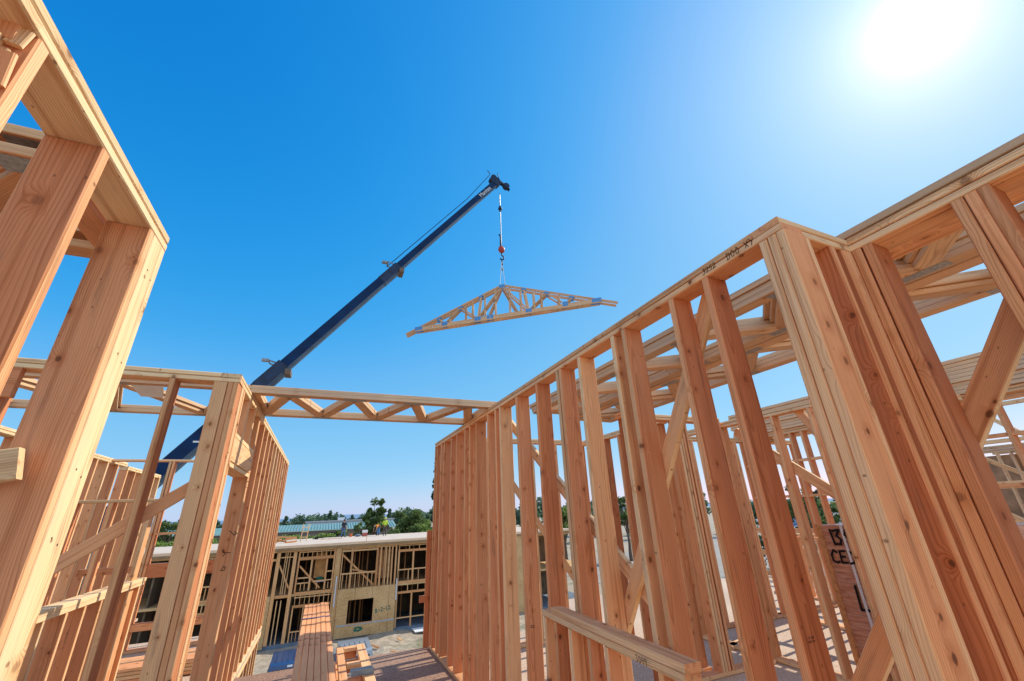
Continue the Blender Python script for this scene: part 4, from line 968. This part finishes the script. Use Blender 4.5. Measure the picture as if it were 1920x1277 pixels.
# hanging roof trusses
Lp=V((3.513*k_,20*k_,8.975*k_+1.77)); Rp=V((10.914*k_,14.02*k_,8.975*k_+1.77))
ud=(Rp-Lp); SP=ud.length; ud.normalize(); vd=V((-ud.y,ud.x,0)); mid=(Lp+Rp)/2; RISE=1.80*k_
UP=V((0,0,1))
RIDGE=mid+UP*RISE
def roof_truss(label,off,first=None):
    o=Lp+vd*off
    t=thing('roof_truss',label,'truss',tuple(o),'roof trusses hanging from the crane')
    th=.042; P=lambda s,z: o+ud*s+UP*z
    half=SP/2; slope=RISE/half
    def br(n,a,b,w_=.1,tone=None): return M().board(a,b,w_,th,(b-a).cross(vd).normalized(),tone if tone is not None else rng.uniform(.4,.9)).build(n,WOODG,t)
    br('bottom_chord',P(-.05,.08),P(SP+.05,.08),.27,.75)
    br('top_chord',P(-.75,-.75*slope+.12),P(half,RISE),.14,.45); br('top_chord',P(half,RISE),P(SP+1.0,-1.0*slope+.12),.14,.45)
    for a_,b_ in ((0,.46),(.16,.38),(0,0)): pass
    nodes_b=[.17*SP,.36*SP,.5*SP-.9,.5*SP+.9,.64*SP,.83*SP]; nodes_t=[.27*half,.52*half,.76*half,half,SP-.76*half,SP-.52*half,SP-.27*half]
    T=lambda s: (s if s<=half else SP-s)*slope-.03
    Q=[(0.17,.27*.5),(.17,.26),(.36,.26),(.36,.5),(.64,.5),(.64,.74),(.83,.74),(.83,.865),(.42,.5),(.58,.5),(.36,.38),(.64,.62)]
    for b,tt in Q: br('web',P(b*SP,.18),P(tt*SP,T(tt*SP)),.09)
    for b in (.2,.29,.33,.40,.46,.54,.6,.67,.71,.8): br('web',P(b*SP,.18),P(b*SP,T(b*SP)),.075)
    for s,z,w_,h_ in ((.015,.12,.28,.13),(.985,.12,.28,.13),(.17,.17,.2,.13),(.36,.15,.22,.14),(.43,.15,.22,.14),(.64,.16,.2,.12),(.83,.2,.16,.16),(.5,RISE-.06,.2,.12)):
        c=P(s*SP,z); M().prism([c-ud*w_-UP*h_-vd*(th/2+.004),c+ud*w_-UP*h_-vd*(th/2+.004),c+ud*w_+UP*h_-vd*(th/2+.004),c-ud*w_+UP*h_-vd*(th/2+.004)],vd*(th+.008)).build('connector_plate',BLUEP,t)
    for s in (.135,.26,.38,.62,.74,.865):
        c=P(s*SP,T(s*SP)+.02); u2=(ud+UP*(slope if s<.5 else -slope)).normalized(); n2=u2.cross(vd)
        M().prism([c-u2*.16-n2*.07-vd*(th/2+.004),c+u2*.16-n2*.07-vd*(th/2+.004),c+u2*.16+n2*.07-vd*(th/2+.004),c-u2*.16+n2*.07-vd*(th/2+.004)],vd*(th+.008)).build('connector_plate',BLUEP,t)
    return t
rt=roof_truss('nearest roof truss of the bundle hanging from the crane',-.2)
dup(rt,vd*.055+ud*.03,'second roof truss of the bundle hanging from the crane')
dup(rt,vd*.36+ud*-.12,'third roof truss of the hanging bundle, behind a gap')
dup(rt,vd*.415+ud*-.08,'farthest roof truss of the bundle hanging from the crane')
m=M()
for s in (.1,.3,.43,.62,.8,.9):
    for q in (-.24,.26): m.tube([Lp+ud*s*SP+vd*q+UP*-.03,Lp+ud*s*SP+vd*q+UP*(.22 if s<.12 or s>.88 or s==.43 else .05)],.012,5)
    m.tube([Lp+ud*s*SP+vd*-.24+UP*-.03,Lp+ud*s*SP+vd*.26+UP*-.03],.012,5)
tag(m.build('band_ties',SLING),'white ties banding the hanging roof trusses together','ties')
HK=thing('hook_block','red and black hook block on the hoist line above the hanging trusses','hook',tuple(RIDGE+UP*2.6))
hx_,hy_=RIDGE.x,RIDGE.y; zt=TIP.z-1.1; zr=RIDGE.z
M().tube([(hx_,hy_,zt),(hx_,hy_,zr+3.1)],.032,6).build('hoist_line',STEEL,HK)
M().ball((hx_,hy_,zt-1.4),(.15,.15,.17),12,8).tube([(hx_,hy_,zt-1.15),(hx_,hy_,zt-1.65)],.07,8).build('stop_ball',CRANED,HK)
M().tube([(hx_-.15,hy_,zr+4.2),(hx_-.05,hy_,zr+4.0),(hx_-.04,hy_,zr+3.2)],[.05,.05,.08],8).build('rope_socket',CRANED,HK)
M().ball((hx_,hy_,zr+2.95),(.24,.2,.28),12,8).build('weight_ball',REDP,HK)
M().tube([(hx_,hy_,zr+2.7),(hx_,hy_,zr+2.5),(hx_+.14,hy_,zr+2.38),(hx_+.14,hy_,zr+2.2),(hx_,hy_,zr+2.1),(hx_-.12,hy_,zr+2.2)],.05,8).build('hook',CRANED,HK)
SL=thing('lifting_sling','pair of pale lifting slings from the hook to the truss peak','sling',tuple(RIDGE))
for q,sx in ((-.22,-.12),(.22,.14)):
    M().tube([(hx_,hy_,zr+2.12),tuple(RIDGE+vd*q+V((sx,0,.02)))],.02,5).build('sling_leg',SLING,SL)
M().tube([(hx_,hy_,zr+2.1),(hx_+.03,hy_,zr+1.7)],.05,6).tube([(hx_-.02,hy_,zr+1.5),(hx_+.02,hy_,zr+1.25)],.04,6).build('shackle',CRANED,SL)

# ------------------------------------------------------------------ second framed wing far on the sun side
t=wall('framed wall of the neighbouring wing with a truss on its top','Y',16.0,.14,-1.0,6.0,-.1,2.9,[-.9+.4*k for k in range(17)],tone=(.4,.8),w=WOODG)
for zz in (1.9,.9): part(t,'blocking',(16.05,-.9,zz),(16.05,5.9,zz),.1,.05,(0,0,1),.6)
part(t,'brace',(15.97,5.5,2.7),(15.97,2.5,.4),.1,.04,(0,0,1),.7)
t=wall('back wall of the neighbouring wing behind its first framed wall','Y',18.5,.14,-1.0,6.0,-.1,2.9,[-.8+.4*k for k in range(17)],tone=(.3,.7),w=WOODG)
M().box((18.66,-9,GZ),(18.7,6.4,2.8)).build('sheathing_panel',plain('reddish back sheathing',(.50,.29,.16),.85,var=.3,scale=2.5),t)
t=wall('nearer braced stud line of the neighbouring wing','Y',14.2,.09,-2.0,7.0,-.1,2.7,[-1.9+.62*k for k in range(15)],tone=(.5,.9),w=WOODG)
for zz in (1.95,1.15,.35): part(t,'rail',(14.15,-2,zz),(14.15,7,zz),.09,.05,(0,0,1),.8)
part(t,'brace',(14.13,6.5,2.6),(14.13,3.4,.3),.09,.04,(0,0,1),.8); part(t,'brace',(14.13,4.2,2.6),(14.13,1.6,.5),.09,.04,(0,0,1),.8)
t=wall('lower braced stud line of the neighbouring wing','Y',14.2,.09,-2.0,7.0,-3.0,-.43,[-1.8+.62*k for k in range(15)],tone=(.5,.9),w=WOODG)
part(t,'rail',(14.15,-2,-1.4),(14.15,7,-1.4),.12,.05,(0,0,1),.8)
t=wall('lower storey wall of the neighbouring wing','Y',16.0,.14,-6.0,6.0,-3.1,-.42,[-5.9+.4*k for k in range(30)],tone=(.4,.8),w=WOODG)
part(t,'blocking',(16.05,-5.9,-1.6),(16.05,5.9,-1.6),.1,.05,(0,0,1),.6)
m=M(); m.box((13.5,-3,-.40),(20,6.5,-.11)); struct('floor_deck',m,DECKR)
t=thing('floor_truss','upright floor truss standing on the neighbouring wing wall','truss',(16.05,2,2.95))
for z in (3.0,3.9): part(t,'chord',(16.05,-1,z),(16.05,6,z),.09,.14,(0,0,1),.5)
for k in range(9):
    part(t,'web',(16.05,-.8+.75*k,3.05 if k%2 else 3.86),(16.05,-.1+.75*k,3.86 if k%2 else 3.05),.09,.12,(0,1,0),.6)
m=M(); writing(m,'HLN',(15.975,3.55,3.87),(0,-1,0),(0,0,1),.3,.05); m.build('spray_lettering',INK,t)

# ------------------------------------------------------------------ sky, sun, camera
SUN=V((.7435,.1056,.6604)).normalized()
EL=math.asin(SUN.z); AZ=math.atan2(SUN.x,SUN.y)
w=bpy.data.worlds.new('World'); sc.world=w; w.use_nodes=True; nt=w.node_tree; nt.nodes.clear(); g=G(nt)
sky=g.n('ShaderNodeTexSky'); sky.sky_type='NISHITA'; sky.sun_disc=False; sky.sun_elevation=EL; sky.sun_rotation=AZ
sky.air_density=1.; sky.dust_density=.25; sky.ozone_density=2.
# deepen the blue the way a polarised camera sky reads
pre=g.n('ShaderNodeVectorMath',operation='SCALE'); nt.links.new(sky.outputs[0],pre.inputs[0]); pre.inputs['Scale'].default_value=.11
cv=g.n('ShaderNodeRGBCurve'); nt.links.new(pre.outputs[0],cv.inputs['Color'])
def curve(k,pts):
    c_=cv.mapping.curves[k]
    c_.points[0].location=pts[0]; c_.points[-1].location=pts[-1]
    for p_ in pts[1:-1]: c_.points.new(*p_)
curve(0,[(0,0),(.058,0),(.125,.03),(.223,.165),(.5,.37),(.75,.62),(1,.88)])
curve(1,[(0,0),(.125,.20),(.242,.385),(.38,.53),(.6,.64),(1,.82)])
curve(2,[(0,0),(.2,.5),(.266,.68),(.45,.88),(.6,.92),(1,1)])
cv.mapping.update()
post=g.n('ShaderNodeVectorMath',operation='SCALE'); nt.links.new(cv.outputs[0],post.inputs[0]); post.inputs['Scale'].default_value=1/.14
bg=g.n('ShaderNodeBackground'); bg.inputs[1].default_value=.14; nt.links.new(post.outputs[0],bg.inputs[0])
# bright air around the sun
tc=g.n('ShaderNodeTexCoord'); nm=g.n('ShaderNodeVectorMath',operation='NORMALIZE'); nt.links.new(tc.outputs['Generated'],nm.inputs[0])
dp=g.n('ShaderNodeVectorMath',operation='DOT_PRODUCT'); nt.links.new(nm.outputs[0],dp.inputs[0]); dp.inputs[1].default_value=SUN
c=g.math('MAXIMUM',dp.outputs['Value'],0.)
glow=None
for p_,a_ in ((2600.,2.5),(800.,.38),(260.,.28),(60.,.18),(14.,.09),(5.,.05)):
    q_=g.math('MULTIPLY',g.math('POWER',c,p_),a_); glow=q_ if glow is None else g.math('ADD',glow,q_)
# warm fill light added to the unseen sky behind the viewer, mottled like cloud
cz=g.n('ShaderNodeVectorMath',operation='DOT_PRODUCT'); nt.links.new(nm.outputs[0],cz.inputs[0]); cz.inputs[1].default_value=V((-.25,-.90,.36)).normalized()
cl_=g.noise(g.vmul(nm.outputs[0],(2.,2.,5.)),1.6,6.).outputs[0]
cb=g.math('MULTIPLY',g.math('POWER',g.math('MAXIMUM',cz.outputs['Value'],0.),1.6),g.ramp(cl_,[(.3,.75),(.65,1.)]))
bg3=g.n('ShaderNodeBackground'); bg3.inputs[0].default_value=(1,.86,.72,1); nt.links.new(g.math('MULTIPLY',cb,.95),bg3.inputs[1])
bg2=g.n('ShaderNodeBackground'); bg2.inputs[0].default_value=(1,.93,.88,1); nt.links.new(glow,bg2.inputs[1])
ad=g.n('ShaderNodeAddShader'); nt.links.new(bg.outputs[0],ad.inputs[0]); nt.links.new(bg2.outputs[0],ad.inputs[1])
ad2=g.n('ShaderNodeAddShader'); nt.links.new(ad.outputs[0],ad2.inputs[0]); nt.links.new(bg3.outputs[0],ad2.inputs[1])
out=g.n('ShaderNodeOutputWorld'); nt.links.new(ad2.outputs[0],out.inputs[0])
sl=bpy.data.lights.new('sun','SUN'); sl.energy=5.0; sl.angle=R(.5); sl.color=(1,.92,.79)
so=bpy.data.objects.new('sun',sl); COL.objects.link(so); so.rotation_euler=SUN.to_track_quat('Z','Y').to_euler(); so.location=(30,5,40)

cd=bpy.data.cameras.new('camera'); cam=bpy.data.objects.new('camera',cd); COL.objects.link(cam); sc.camera=cam
cd.sensor_width=36; cd.lens=767.73/1920*36; cd.clip_end=8000; cd.clip_start=.05
yaw,pit,rol=.420812174,.396759340,-.0410037308
cy,sy,cp,sp=math.cos(yaw),math.sin(yaw),math.cos(pit),math.sin(pit)
r0=V((cy,-sy,0)); f0=V((sy*cp,cy*cp,sp)); u0=r0.cross(f0)
r1=r0*math.cos(rol)+u0*math.sin(rol); u1=u0*math.cos(rol)-r0*math.sin(rol)
cam.matrix_world=Matrix(((r1.x,u1.x,-f0.x,0),(r1.y,u1.y,-f0.y,0),(r1.z,u1.z,-f0.z,1.77),(0,0,0,1)))
sc.view_settings.view_transform='Standard'; sc.view_settings.look='None'; sc.view_settings.exposure=0; sc.view_settings.gamma=1
sc.cycles.use_denoising=True; sc.cycles.max_bounces=10; sc.cycles.diffuse_bounces=6; sc.cycles.sample_clamp_indirect=8
for o in bpy.data.objects:
    if '_o' in o.keys(): del o['_o']
